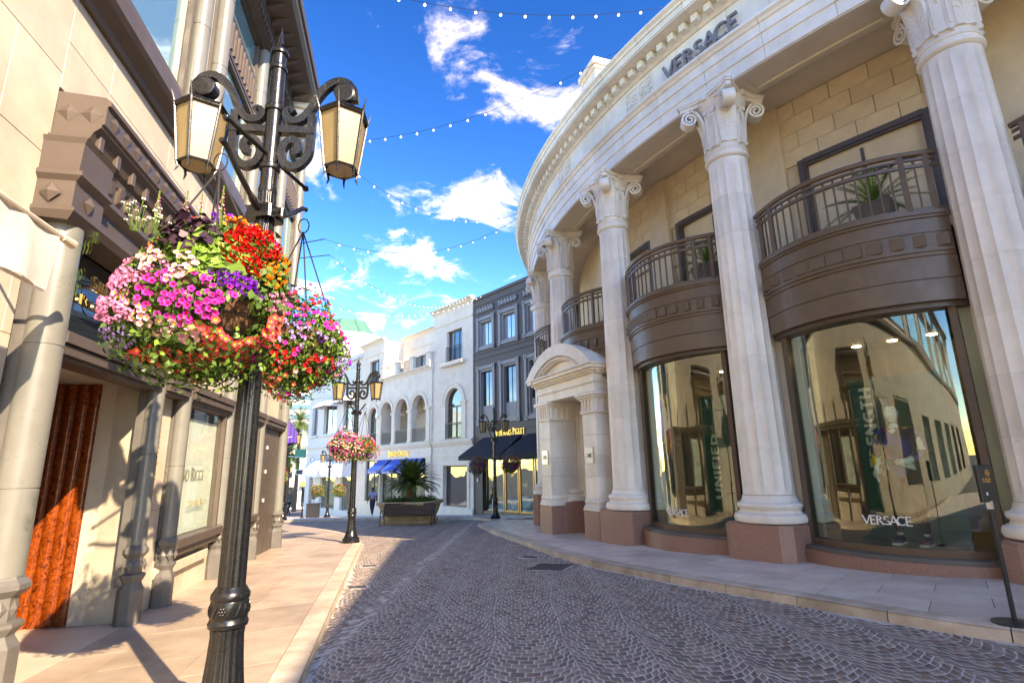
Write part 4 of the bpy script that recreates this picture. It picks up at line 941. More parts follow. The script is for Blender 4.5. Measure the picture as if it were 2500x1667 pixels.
MB().tube([(-1.41,-.03,1.1),(-1.41,-.66,1.05)],.014,6).tube([(-1.41,-.2,.15),(-1.41,-.93,.35)],.014,6).build('frame_arm','white_paint',aw)
# block behind the camera on the right, whose shade covers the cobbles
nb=empty('street_block',(12.0,-8.3,0),0,'plain cream block beyond the right edge of the picture','building')
a_=Vector((-.0995,.995,0)); b_=Vector((.995,.0995,0)); bt=Matrix(((b_.x,a_.x,0,0),(b_.y,a_.y,0,0),(0,0,1,0),(0,0,0,1)))
m=MB(); m.T=bt; m.box(0,6,-4.5,10.4,-2,13.0); m.box(-.25,6.2,-4.6,10.5,12.5,12.8); m.build('wall','cream_stone',nb)
for k in range(3):
    for z in (.2,4.6,8.6):
        w=MB(); w.T=bt; w.box(-.03,.02,-3+k*4.3,-.8+k*4.3,z,z+2.6); w.build('window','dark_glass',nb)
# ------------------------------------------------------------------ buildings across the end of the street (local: x right, y inward, z up)
FA=math.atan2(-.768,.640); FO=(-2.557,33.7,0)
def archloop(cx,hw,z0,zs,n=16): return [(cx-hw,z0)]+[(cx+hw*math.cos(rad(180-180*i/n)),zs+hw*math.sin(rad(180-180*i/n))) for i in range(n+1)]+[(cx+hw,z0)]
def sweep_x(name,prof,x0,x1,m,parent): return sweep_s(name,prof,x0,x1,m,parent)
def railing(x0,x1,y,z0,z1,parent,step=.13,m='iron'):
    o=MB().box(x0,x1,y-.02,y+.02,z1-.04,z1).box(x0,x1,y-.015,y+.015,z0+.05,z0+.08).build('railing',m,parent)
    n=max(2,int((x1-x0)/step)); me=MB().box(-.011,.011,-.011,.011,z0,z1-.03).mesh('baluster',m)
    for i in range(n+1): inst('baluster',me,o,(x0+(x1-x0)*i/n,y,0))
    return o
do=empty('limestone_building',FO,FA,'pale limestone building with arched loggia and blue awnings','building')
# right bay
MB().plate([rect(-4.85,0,-2.6,12.0),rect(-3.1,-1.25,8.25,10.42),archloop(-2.2,1.0,3.08,5.4),rect(-3.4,-.65,-1.2,1.35)],0,.4).build('right_bay','limestone',do)
MB().box(-4.85,-4.6,.4,4,-2.6,12.0).box(-.25,0,.4,4,-2.6,12).build('bay_side','limestone',do)
# loggia block
arcs=[-6.62,-9.2,-11.75]
MB().plate([rect(-12.7,-4.86,2.9,8.3)]+[archloop(c,.98,3.08,5.45) for c in arcs],-.12,.28).build('loggia_front','limestone',do)
MB().plate([rect(-12.7,-4.86,-2.6,2.9)]+[rect(-12.55,-9.75,-1.75,1.9),rect(-9.4,-5.5,-1.75,1.9)],-.12,.28).build('shop_front_wall','limestone',do)
MB().box(-12.7,-4.86,.28,2.6,8.15,8.3).box(-12.7,-4.86,.28,2.6,2.7,2.9).build('loggia_slab','limestone',do)
MB().box(-12.7,-4.86,2.3,2.5,2.9,8.2).build('loggia_back','limestone_trim',do)
for c in arcs: MB().box(c-.5,c+.5,2.24,2.3,2.9,5.6).build('loggia_door','bronze',do)
MB().plate([rect(-12.7,-4.86,8.3,11.85),rect(-6.9,-5.9,8.35,10.1),rect(-9.9,-8.9,8.35,10.1)],1.7,2.0).build('upper_setback','limestone',do)
MB().plate([rect(-17,-12.71,-2.8,11.75),archloop(-14.4,.82,3.08,5.45),rect(-15.4,-13.6,8.3,10.3),rect(-15.5,-12.9,-1.9,1.9)],0,.4).build('left_bay','limestone',do)
MB().box(-12.95,-12.71,.4,4,-2.6,11.75).box(-17,-16.75,.4,4,-2.6,11.75).build('bay_side','limestone',do)
MB().box(-17,0,3.0,3.3,-2.6,11.6).build('rear_wall','limestone',do); MB().box(-4.6,-.2,.3,3.0,11.3,11.5).box(-16.8,-12.9,.3,3.0,11.3,11.5).box(-12.7,-4.86,2.01,3.0,11.3,11.5).build('roof','rooftop',do)
def cor(x0,x1,y,z,name='cornice',d=.3):
    sweep_x(name,[(y+.1,z-.36),(y-.03,z-.36),(y-.05,z-.28),(y-.08,z-.26),(y-d*.55,z-.14),(y-d,z-.08),(y-d,z),(y+.1,z+.02)],x0,x1,'limestone_trim',do)
cor(-4.98,.12,0,12.28); cor(-17.1,-12.6,0,11.98); cor(-12.6,-4.98,1.7,12.05); cor(-12.72,-4.85,-.12,8.42,'balcony_cornice',.25)
for x0,x1,y in ((-17,-12.71,0),(-12.7,-4.86,-.12),(-4.85,0,0)):
    sweep_x('string_course',[(y+.1,2.62),(y-.05,2.62),(y-.12,2.78),(y-.16,2.88),(y-.16,2.98),(y+.1,3.04)],x0,x1,'limestone_trim',do)
    sweep_x('string_course',[(y+.1,1.92),(y-.04,1.92),(y-.05,2.04),(y+.1,2.06)],x0,x1,'limestone_trim',do); MB().bbox(x0,x1,y-.07,y+.05,-2.8,-1.25,.02).build('plinth','limestone_trim',do) if x1!=-4.86 else None
for x0,x1,y,z in ((-4.85,0,0,10.95),(-17,-12.71,0,10.7),(-12.7,-4.86,1.7,10.75)): sweep_x('string_course',[(y+.1,z),(y-.03,z),(y-.06,z+.08),(y+.1,z+.1)],x0,x1,'limestone_trim',do)
# arch mouldings and piers
def archmold(c,hw,zs,y,w=.26):
    MB().plate([arcpts(c,zs,hw+w,180,0,20)+arcpts(c,zs,hw+.005,0,180,20)],y-.06,y-.002).build('arch_moulding','limestone_trim',do)
    MB().plate([arcpts(c,zs,hw+w+.08,180,0,20)+arcpts(c,zs,hw+w+.003,0,180,20)],y-.09,y-.002).build('arch_moulding','limestone_trim',do)
for c in arcs: archmold(c,.98,5.45,-.12,.2)
archmold(-2.2,1.0,5.4,0); archmold(-14.4,.82,5.45,0,.22)
for c in (-5.25,-7.91,-10.47,-12.9,-3.4,-1.0,-13.35,-15.45):
    y=-.12 if -12.6<c<-4.9 else 0
    MB().bbox(c-.24,c+.24,y-.07,y,3.05,5.25,.01).bbox(c-.31,c+.31,y-.12,y,5.25,5.33,.01).bbox(c-.35,c+.35,y-.15,y,5.33,5.44,.015).bbox(c-.29,c+.29,y-.10,y,3.04,3.2,.01).build('pier','limestone_trim',do)
for c in arcs: railing(c-.95,c+.95,-.05,3.08,4.05,do)
for c in arcs:
    p=empty('loggia_lamp',(0,0,0)); p.parent=do
    MB().lathe([(0,5.3),(.35,5.38),(.5,5.5),(.5,5.53),(0,5.53)],16,c=(c+.4,1.2)).build('bowl','limestone_trim',p); MB().tube([(c+.4+.4,1.2,5.53),(c+.4,1.2,6.9)],.012,5).tube([(c+.0,1.2,5.53),(c+.4,1.2,6.9)],.012,5).build('chain','iron',p)
# balustrade over the loggia
for x in (-12.45,-9.95,-7.55,-5.2): MB().bbox(x-.26,x+.26,-.3,.2,8.42,9.3,.02).bbox(x-.33,x+.33,-.36,.26,9.3,9.42,.02).build('pedestal','limestone_trim',do)
for x0,x1 in ((-12.1,-10.25),(-9.65,-7.85),(-7.25,-5.5)): railing(x0,x1,-.05,8.44,9.3,do)
railing(-3.1,-1.25,-.08,8.25,9.3,do); railing(-3.18,-1.22,-.06,3.08,4.1,do); railing(-15.2,-13.6,-.06,3.08,4.1,do); railing(-15.4,-13.6,-.08,8.3,9.2,do)
MB().bbox(-3.55,-.85,-.30,0,7.95,8.2,.04).build('window_sill','limestone_trim',do)
def win(parent,x0,x1,z0,z1,y,nx=2,fm='bronze',gm='dark_glass',t=.07,arch=None):
    f=MB()
    f.box(x0,x0+t,y-.05,y+.05,z0,z1).box(x1-t,x1,y-.05,y+.05,z0,z1).box(x0+t,x1-t,y-.05,y+.05,z0,z0+t).box(x0+t,x1-t,y-.05,y+.05,z1-t,z1)
    for i in range(1,nx): xx=x0+(x1-x0)*i/nx; f.box(xx-t/2,xx+t/2,y-.045,y+.045,z0+t,z1-t)
    f=f.build('window',fm,parent)
    for i in range(nx):
        a=x0+(x1-x0)*i/nx; b=x0+(x1-x0)*(i+1)/nx; MB().box(a+t/2,b-t/2,y-.01,y+.005,z0+t*.5,z1-t*.5).build('pane',gm,f)
    return f
win(do,-3.1,-1.25,8.25,10.42,.25,3); win(do,-15.4,-13.6,8.3,10.3,.25,3); win(do,-6.9,-5.9,8.35,10.1,1.9,1); win(do,-9.9,-8.9,8.35,10.1,1.9,1)
def archwin(c,hw,z0,zs,y):
    f=MB().plate([archloop(c,hw,z0,zs),archloop(c,hw-.09,z0+.09,zs)],y-.05,y+.05).box(c-hw+.09,c+hw-.09,y-.045,y+.045,zs-.25,zs-.15).box(c-.04,c+.04,y-.04,y+.04,z0+.09,zs-.25).build('arched_window','bronze',do)
    MB().plate([archloop(c,hw-.05,z0+.05,zs)],y-.005,y+.01).build('pane','dark_glass',f)
archwin(-2.2,1.0,3.08,5.4,.25); archwin(-14.4,.82,3.08,5.45,.25)
f=win(do,-3.4,-.65,-1.2,1.35,.28,1,gm='dark_glass',t=.1); MB().plate([rect(-3.7,-.38,-1.25,1.62),rect(-3.4,-.65,-1.2,1.35)],-.05,.0).build('window_surround','limestone_trim',f)
for x0,x1,n in ((-12.55,-9.75,2),(-9.4,-5.5,2),(-15.5,-12.9,2)):
    f=win(do,x0,x1,-1.9,1.9,.2,n,gm='shop_glass',t=.09); MB().box(x0-.2,x1+.2,1.6,1.7,-2,2).build('display_back','mid_interior',f)
    MB().box(x0+.3,x0+1.3,.9,.95,-1.3,.0).build('poster','shop_poster',f)
for k,(x0,x1) in enumerate(((-12.75,-10.75),(-10.35,-8.35),(-7.9,-5.7))):
    a=MB().add([(x0,-.13,1.95),(x1,-.13,1.95),(x1,-1.15,1.12),(x0,-1.15,1.12),(x0,-1.15,.86),(x1,-1.15,.86),(x0,-.13,1.90),(x1,-.13,1.90)],[(0,1,2,3),(3,2,5,4)]).build('awning','blue_canvas',do)
    for x in (x0,x1): MB().add([(x,-.13,1.95),(x,-1.15,1.12),(x,-1.15,.86),(x,-.13,.86)],[(0,1,2,3)]).build('awning_side','black_canvas',a)
    t=text_mb('DAVID ORGELL',.2,.16,.07,.004,caps=.8); t.v=[(x*.95+(x0+x1)/2,y-1.156,z+.89) for x,y,z in t.v]; t.build('awning_lettering','white_letter',a)
t=text_mb('DAVID ORGELL',.46,.15,.06,.05,caps=.78); sx=3.3/t.width; t.v=[(x*sx-9.45,y-.125,z+2.12) for x,y,z in t.v]; t.build('name_sign','gold',do)
for x in (-4.85,): 
    for k in range(5): MB().bbox(x-.62,x+.02,-.17,-.121,-1.2+k*.62,-1.2+k*.62+.59,.012).build('quoin','limestone_trim',do)
# --- dark building
jp=empty('dark_grey_building',FO,FA,'dark grey building with pale grey window surrounds and black awnings','building')
WX=[(.62,2.05),(2.9,4.33),(5.22,6.65),(7.5,8.9)]
MB().plate([rect(.003,10.5,2.4,12.0)]+[rect(a,b,8.62,10.38) for a,b in WX]+[rect(a,b,3.95,7.18) for a,b in WX],.06,.45).build('upper_wall','dark_facade',jp)
MB().plate([rect(.003,10.5,-2.4,2.4),rect(.85,10.2,-1.45,1.75)],.06,.45).build('ground_floor_wall','dark_facade',jp)
MB().box(.003,10.5,3,3.3,-2.4,12).box(10.3,10.5,.45,3,-2.4,12).build('rear_wall','dark_facade',jp); MB().box(0,10.5,.3,3.2,11.5,11.7).build('roof','rooftop',jp)
for z,h,d in ((11.4,.06,.04),(8.2,.07,.05),(7.86,.07,.05),(3.32,.05,.04),(2.45,.06,.05),(11.85,.2,.08)): MB().bbox(.004,10.5,.06-d,.07,z,z+h,.01).build('moulding','dark_facade',jp)
for (a,b) in WX:
    for z0,z1,pan in ((8.62,10.38,0),(3.95,7.18,1)):
        fr=MB().plate([rect(a-.2,b+.2,z0-.2,z1+.2),rect(a,b,z0,z1)],-.02,.2).plate([rect(a,b,z0,z1),rect(a+.14,b-.14,z0+.1,z1-.14)],.08,.3).build('window','grey_trim',jp)
        for x in (a-.1,b+.1):
            for z in (z0-.1,z1+.1): MB().bbox(x-.14,x+.14,-.05,-.018,z-.14,z+.14,.01).build('corner_block','grey_trim',fr); MB().box(x-.05,x+.05,-.054,-.049,z-.05,z+.05).build('corner_boss','dark_facade',fr)
        zb=z0+(.95 if pan else .1)
        if pan: MB().box(a+.14,b-.14,.2,.3,z0+.1,zb).box(a+.3,b-.3,.185,.2,z0+.25,zb-.15).build('window_panel','grey_trim',fr)
        m_=(a+b)/2
        MB().box(m_-.02,m_+.02,.27,.31,zb,z1-.14).build('mullion','black_plastic',fr)
        MB().box(a+.14,m_-.02,.29,.30,zb,z1-.14).build('pane','dark_glass' if pan else 'painted_reflection_glass',fr); MB().box(m_+.02,b-.14,.29,.30,zb,z1-.14).build('pane','dark_glass' if pan else 'painted_reflection_glass',fr)
    zz=10.86; op=MB().bbox(a-.18,b+.18,.0,.06,zz,zz+.42,.01).build('ornament_panel','dark_facade',jp)
    n=6; w=(b-a+.3)/n
    for k in range(n):
        x=a-.15+k*w; MB().add([(x+.02,-.03,zz+.38),(x+.12,-.03,zz+.38),(x+w*.62,-.03,zz+.04),(x+w*.62-.1,-.03,zz+.04),(x+.02,.0,zz+.38),(x+.12,.0,zz+.38),(x+w*.62,.0,zz+.04),(x+w*.62-.1,.0,zz+.04)],[(0,1,2,3),(0,4,5,1),(1,5,6,2),(2,6,7,3),(3,7,4,0)]).build('leaf_ornament','grey_trim',op); MB().lathe([(0,0),(.07,0),(.07,.02),(0,.03)],8).build('bead','grey_trim',op,loc=(x+w*.8,0,zz+.2)).rotation_euler=(PI/2,0,0)
t=text_mb('AUDEMARS PIGUET',.40,.16,.07,.05,caps=.82); sx=2.75/t.width; t.v=[(x*sx+3.55,y+.05,z+2.98) for x,y,z in t.v]; t.build('name_sign','gold',jp)
for x0,x1 in ((.85,4.6),(4.95,9.2)):
    a=MB().add([(x0+.2,.0,2.95),(x1,.0,2.95),(x1-.25,-1.35,1.86),(x0-.5,-1.35,1.86),(x0-.5,-1.35,1.62),(x1-.25,-1.35,1.62)],[(0,1,2,3),(3,2,5,4)]).build('awning','black_canvas',jp)
    MB().add([(x1,0,2.95),(x1-.25,-1.35,1.86),(x1-.25,-1.35,1.62),(x1,0,1.62)],[(0,1,2,3)]).add([(x0+.2,0,2.95),(x0-.5,-1.35,1.86),(x0-.5,-1.35,1.62),(x0+.2,0,1.62)],[(0,1,2,3)]).build('awning_side','black_canvas',a)
for k,(x0,x1) in enumerate(((.85,2.7),(2.75,4.0),(4.05,5.3),(5.35,7.2),(7.25,10.2))):
    f=win(jp,x0,x1,-1.3,1.75,.3,1,fm='old_gold' if k in (1,2) else 'chrome_dark',gm='shop_glass',t=.09)
    MB().box(x0,x1,2.2,2.3,-1.6,2).build('display_back','warm_white' if k==3 else 'mid_interior',f); MB().bbox(x0,x1,.1,.4,-2,-1.3,.01).build('plinth','bronze',f)
MB().bbox(.35,.5,.0,.06,.35,.6,.01).build('wall_light','white_paint',jp)
# --- pale blue corner building with domed roof
bl=empty('pale_blue_building',FO,FA,'pale blue grey corner building with white awnings and green copper roof','building')
BWX=[(-29.2,-27.6),(-25.9,-22.6),(-21.0,-17.8)]
MB().plate([rect(-30.2,-17.01,2.7,11.4)]+[rect(a,b,4.7,7.8) for a,b in BWX],.1,.5).build('upper_wall','pale_blue_stone',bl)
MB().plate([rect(-30.2,-17.01,-4,2.7),rect(-25.9,-22.2,-2.3,.7),rect(-20.9,-18.2,-2.3,.7),archloop(-28.5,.5,-2.9,.2)],.1,.5).build('ground_floor_wall','pale_blue_stone',bl)
MB().box(-30.2,-17.01,2.5,2.8,-4,11.4).box(-30.2,-29.9,.5,12,-4,11.4).build('rear_wall','pale_blue_stone',bl); MB().box(-30.2,-17.01,.3,8,11.1,11.3).build('roof','rooftop',bl)
for z,h,d in ((11.0,.4,.3),(10.4,.12,.1),(9.3,.1,.06),(8.5,.1,.05),(3.4,.3,.2),(2.75,.12,.08)): MB().bbox(-30.2-d,-17.02,.1-d,.2,z,z+h,.02).build('moulding','pale_blue_stone',bl)
for a,b in BWX: 
    f=win(bl,a,b,4.7,7.8,.35,2,fm='white_paint',gm='dark_glass'); MB().bbox(a-.2,b+.2,-.1,.1,4.45,4.68,.02).build('window_sill','pale_blue_stone',f)
    if b>-27: MB().add([(a-.1,.08,8.3),(b+.1,.08,8.3),(b+.1,-1.2,7.2),(a-.1,-1.2,7.2)],[(0,1,2,3)]).add([(b+.1,.08,8.3),(b+.1,-1.2,7.2),(b+.1,.08,7.2)],[(0,1,2)]).add([(a-.1,.08,8.3),(a-.1,-1.2,7.2),(a-.1,.08,7.2)],[(0,1,2)]).build('awning','white_canvas',f)
for a,b in ((-25.9,-22.2),(-20.9,-18.2)):
    f=win(bl,a,b,-2.3,.7,.35,1,fm='grey_trim',gm='shop_glass'); MB().box(a,b,2.0,2.1,-2.5,.9).build('display_back','mid_interior',f); MB().box(a+.5,b-.2,.8,.85,-2.0,.2).build('poster','shop_poster',f)
pts=[(.08,2.3),(-.5,2.15),(-.95,1.75),(-1.2,1.1),(-1.25,.62)]
vs=[(x,y,z) for x in (-27.3,-18.2) for y,z in pts]; aw2=MB().add(vs,[(i,i+1,6+i,5+i) for i in range(4)]).build('canopy','white_canvas',bl,smooth=True)
for x in (-27.3,-18.2): MB().add([(x,y,z) for y,z in pts]+[(x,.08,.62)],[tuple(range(6))]).build('canopy_side','white_canvas',aw2)
rl=MB(); rl.plate([arcpts(-28.5,2.0,.62,0,360,20)[:-1],arcpts(-28.5,2.0,.45,0,360,20)[:-1]],.0,.1); rl.build('oculus_frame','pale_blue_stone',bl); MB().plate([arcpts(-28.5,2.0,.45,0,360,20)[:-1]],.07,.09).build('oculus','dark_glass',bl); MB().box(-29,-28,.4,.42,-2.9,.8).build('niche_door','dark_interior',bl)
# dome block on its roof
Mi=Matrix.Rotation(-FA,4,'Z')@Matrix.Translation((-FO[0],-FO[1],0)); dc=Mi@Vector((-18.6,58.5,0))
MB().lathe([(4.0,10.5),(4.0,12.8),(4.3,12.9),(4.3,13.3),(3.7,13.4),(3.7,15.2),(4.0,15.3),(4.0,15.6),(3.4,15.7)],12,c=(dc.x,dc.y)).build('roof_drum','white_paint',bl)
MB().lathe([(3.35,15.65),(2.7,16.3),(1.75,17.6),(0,17.65)],8,c=(dc.x,dc.y)).build('copper_roof','copper_green',bl)
for i in range(8):
    a=2*PI*i/8; MB().tube([(dc.x+r*math.cos(a),dc.y+r*math.sin(a),z) for r,z in ((3.36,15.66),(2.71,16.32),(1.76,17.63))],.06,6).build('roof_rib','copper_green',bl)
# --- far street: office tower, shop, street furniture
tw_=empty('office_tower',(-100,225,-10),rad(8),'distant grey office tower with dark ribbon windows','building')
MB().box(-12,25,0,20,0,62).build('wall','tower',tw_)
for k in range(12): MB().box(-11.5,24.5,-.3,0,12+k*4.1,13.9+k*4.1).build('ribbon_window','dark_glass',tw_)
fs_=empty('far_shop',(-46,92,-5.2),rad(20),'low cream shop with awnings across the far street','building')
MB().box(-16,26,0,8,0,9.5).build('wall','far_shop',fs_); MB().bbox(-16.2,26.2,-.3,.3,9.2,9.9,.05).build('cornice','limestone_trim',fs_)
for k in range(10): MB().box(-15+k*4.1,-12.2+k*4.1,-.08,0,.4,3.6).build('shop_window','dark_glass',fs_); MB().box(-14.6+k*4.1,-12.6+k*4.1,-.08,0,5.2,7.6).build('window','dark_glass',fs_)
for k in range(10):
    x=-15.2+k*4.1; MB().add([(x,0,4.6),(x+3.2,0,4.6),(x+3.2,-1.2,3.8),(x,-1.2,3.8)],[(0,1,2,3)]).build('awning','white_canvas' if k%3 else 'orange_print',fs_)
# ------------------------------------------------------------------ street lamps
def make_lamp():
    r=empty('street_lamp')
    fl=lambda n,d:(lambda a,z:1-d*(.5+.5*math.cos(a*n)))
    MB().lathe([(.26,0),(.26,.06),(.24,.075),(.25,.11),(.23,.14),(.20,.16),(.175,.22),(.15,.30),(.14,.34)],32).build('base','lamp_paint',r,smooth=True,angle=35)
    MB().lathe([(.136,.34),(.126,.42),(.114,.55),(.106,.68),(.110,.715),(.108,.74)],96,rf=fl(16,.07)).build('lower_shaft','lamp_paint',r,smooth=True,angle=60)
    co=MB().lathe([(.102,.72),(.124,.735),(.128,.76),(.12,.775),(.117,.79),(.122,.80),(.122,.885),(.117,.90),(.124,.91),(.124,.94),(.110,.96),(.095,.985)],40).build('collar','lamp_paint',r,smooth=True,angle=35)
    orn=MB()
    for k in range(16):
        a=2*PI*k/16; orn.T=Matrix.Rotation(a,4,'Z')
        if k%4==0:
            for j in range(6): b=2*PI*j/6; orn.add(*_ball(.124,.017*math.cos(b),.843+.020*math.sin(b),.011,6,4))
            orn.add(*_ball(.126,0,.843,.012,6,4))
        else: orn.tube([(.122,-.014,.81),(.126,.0,.842),(.122,.014,.875)],.006,5)
    orn.T=None; orn.build('collar_ornament','lamp_paint',co,smooth=True)
    MB().lathe([(.089,.97),(.086,1.4),(.081,2.2),(.076,3.0),(.072,3.7),(.070,3.98)],96,rf=fl(12,.085)).build('shaft','lamp_paint',r,smooth=True,angle=60)
    MB().lathe([(0.0697,3.96),(0.0739,3.99),(0.0664,4.03),(0.0655,4.17),(0.0798,4.175),(0.0840,4.195),(0.0798,4.215),(0.0655,4.22),(0.0638,4.72),(0.0773,4.725),(0.0823,4.75),(0.0773,4.775),(0.0622,4.78),(0.0571,5.13),(0.0689,5.135),(0.0722,5.155),(0.0672,5.175),(0.0554,5.18),(0.0546,5.29),(0.0714,5.295),(0.0756,5.32),(0.0672,5.335),(0.0336,5.345)],32).build('upper_shaft','lamp_paint',r,smooth=True,angle=40)
    MB().lathe([(.035,5.345),(.042,5.36),(.02,5.385),(.03,5.40),(.024,5.42),(.012,5.50),(.0,5.60)],16).build('finial','lamp_paint',r,smooth=True,angle=40)
    for sg in (1,-1):
        a=MB(); sp=lambda P:[(sg*x,z) for x,z in smoothpath(P,6)]
        a.ribbon(sp([(.66,4.86),(.655,4.95),(.60,5.03),(.515,5.05),(.42,4.99),(.345,4.875),(.30,4.76),(.225,4.66),(.14,4.645),(.098,4.70),(.128,4.745),(.155,4.72)]),.062,-.032,.032)
        a.ribbon(sp([(.315,4.72),(.312,4.457),(.298,4.318),(.21,4.215),(.11,4.25),(.088,4.364),(.14,4.455),(.21,4.44),(.215,4.36),(.17,4.35)]),.062,-.030,.030)
        a.ribbon([(0,4.55),(sg*.345,4.55)],.062,-.036,.036)
        a.T=Matrix.Translation((sg*.575,0,4.925))@Matrix.Rotation(PI/2,4,'X'); a.lathe([(.075,-.055),(.088,-.05),(.088,.05),(.075,.055)],24); a.T=None
        arm=a.build('arm','lamp_paint',r)
        LX=sg*.575
        MB().lathe([(.012,4.845),(.022,4.83),(.012,4.81),(.024,4.795),(.03,4.78),(.02,4.765),(.05,4.755),(.12,4.74),(.195,4.707),(.0,4.705)],12,c=(LX,0)).build('lantern_top','lamp_paint',arm,smooth=True,angle=35)
        n=6; ln=MB(); rt,rb=.195,.135; zt,zb=4.69,4.20
        for i in range(n):
            a0=2*PI*(i+.5)/n; c,s_=math.cos(a0),math.sin(a0)
            ln.tube([(LX+(rt+.045)*c,(rt+.045)*s_,zt+.13),(LX+(rt+.012)*c,(rt+.012)*s_,zt+.02),(LX+(rb+.008)*c,(rb+.008)*s_,zb),(LX+(rb-.006)*c,(rb-.006)*s_,zb-.05),(LX+(rb+.012)*c,(rb+.012)*s_,zb-.09)],[.003,.011,.011,.010,.003],6)
            a1=2*PI*(i+1.5)/n
            for R_,Z in ((rt+.008,zt),(rb+.004,zb),(rt+.012,zt+.02)): ln.tube([(LX+R_*math.cos(a0),R_*math.sin(a0),Z),(LX+R_*math.cos(a1),R_*math.sin(a1),Z)],.012,6)
        L_=ln.build('lantern','lamp_paint',arm)
        for i in range(n):
            a0,a1=2*PI*(i+.5)/n,2*PI*(i+1.5)/n
            MB().add([(LX+rt*.98*math.cos(a0),rt*.98*math.sin(a0),zt),(LX+rt*.98*math.cos(a1),rt*.98*math.sin(a1),zt),(LX+rb*math.cos(a1),rb*math.sin(a1),zb),(LX+rb*math.cos(a0),rb*math.sin(a0),zb)],[(0,1,2,3)]).build('pane','lantern_pane',L_)
        MB().lathe([(0,zb-.006),(rb*.92,zb-.006),(rb*.92,zb),(0,zb)],6,c=(LX,0)).build('pane','lantern_pane',L_)
    RB=Matrix.Rotation(rad(-16),4,'Z')
    def RM(): m=MB(); m.T=RB; return m
    RM().tube([(0,-.52,4.30),(0,.52,4.30)],.018,8).add(*_ball(0,-.53,4.30,.03)).add(*_ball(0,.53,4.30,.03)).build('ladder_bar','lamp_paint',r,smooth=True)
    for sg in (-1,1):
        b=RM().tube(smoothpath([(0,sg*.05,3.78),(0,sg*.16,3.83),(0,sg*.34,3.95),(0,sg*.50,4.08),(0,sg*.56,4.10)],4),[.035]*5+[.022]*12,8).build('basket_bracket','lamp_paint',r,smooth=True)
    RM().bbox(-.11,.11,-.10,.10,3.72,3.84,.015).bbox(-.17,.17,-.03,.03,3.74,3.82,.01).build('clamp','lamp_paint',r)
    for x in (-.14,.14): RM().tube([(x,-.045,3.78),(x,.045,3.78)],.016,6).build('bolt','lamp_paint',r)
    return r
# ------------------------------------------------------------------ flower baskets
def petunia(m,r=.03):
    me=bpy.data.meshes.new('flower'); vs=[(0,0,-.55*r)]; n=10
    for i in range(n): a=2*PI*i/n; vs.append((.38*r*math.cos(a),.38*r*math.sin(a),-.12*r))
    for i in range(n):
        a=2*PI*i/n; k=1.0 if i%2==0 else .80; vs.append((r*k*math.cos(a),r*k*math.sin(a),(.10 if i%2 else .0)*r))
    fs=[(0,1+i,1+(i+1)%n) for i in range(n)]+[(1+i,11+i,11+(i+1)%n,1+(i+1)%n) for i in range(n)]
    me.from_pydata(vs,[],fs); me.materials.append(MATS['petal_'+m]); me.materials.append(MATS['petal_'+('yellow' if m in('coral','palepink','white','pink') else 'crimson' if m in ('magenta','red') else m)])
    for p in me.polygons[:n]: p.material_index=1
    return me
def cluster(m,r=.035,k=9,seed=0):
    rg=random.Random(seed); vs=[];fs=[]
    for j in range(k):
        t=math.acos(1-rg.random()*1.0); ph=rg.random()*2*PI; d=Vector((math.sin(t)*math.cos(ph),math.sin(t)*math.sin(ph),math.cos(t)*.8)); c=d*r*.9; q=d.to_track_quat('Z','Y'); s=r*.46; o=len(vs); vs.append(tuple(c-d*s*.2))
        for i in range(10):
            a=2*PI*i/10; rr=s*(1 if i%2==0 else .62); vs.append(tuple(c+q@Vector((rr*math.cos(a),rr*math.sin(a),0))))
        fs+=[(o,o+1+i,o+1+(i+1)%10) for i in range(10)]
    me=bpy.data.meshes.new('flower'); me.from_pydata(vs,[],fs); me.materials.append(MATS['petal_'+m]); return me
FLM={}
for i,m in enumerate(('magenta','pink','palepink','coral','red','crimson','white')): FLM[m]=[petunia(m,.0215)]
for i,m in enumerate(('purple','orange','red','pink','lilac','white')): FLM[m+'_c']=[cluster(m,.026,9,i)]
ZONES=[((.30,.78),'red_c',1.25),((.48,.62),'red_c',1.25),((.40,.70),'red_c',1.2),((-.25,.55),'palepink',.9),((-.62,.52),'palepink',1.0),((-.5,.36),'magenta',1),((-.62,.15),'magenta',1),((-.5,-.1),'magenta',1),((.18,.2),'magenta',1),((-.55,.45),'pink_c',.9),((-.85,.22),'pink_c',1.1),((-.88,-.12),'pink_c',1.0),((-.80,.02),'pink',1.1),((-.30,.20),'magenta',1),((-.12,.12),'magenta',1),((-.45,.05),'magenta',1),((.05,.05),'magenta',1),((-.02,.32),'magenta',.9),((-.2,-.08),'magenta',1),((-.35,.32),'pink',.9),((.12,.40),'purple_c',1),((.34,.33),'purple_c',1.1),((.42,.22),'purple_c',1.1),((.32,.02),'purple_c',1.1),((.66,.50),'orange_c',.9),((.80,.15),'pink_c',.9),((.88,-.05),'coral',1),((.15,-.18),'coral',1.25),((.45,-.28),'coral',1.35),((.62,-.38),'coral',1.35),((.30,-.55),'coral',1.4),((.55,-.62),'coral',1.35),((.10,-.62),'coral',1.3),((.75,-.25),'coral',1.3),((-.40,-.28),'palepink',1.1),((-.12,-.35),'palepink',1.1),((-.62,-.18),'palepink',1.0),((-.85,-.45),'lilac_c',.6),((-.60,-.80),'coral',1.15),((-.30,-.85),'coral',1.1),((.80,-.60),'magenta',1),((.70,-.80),'red',1.1),((.0,-.9),'crimson',1)]
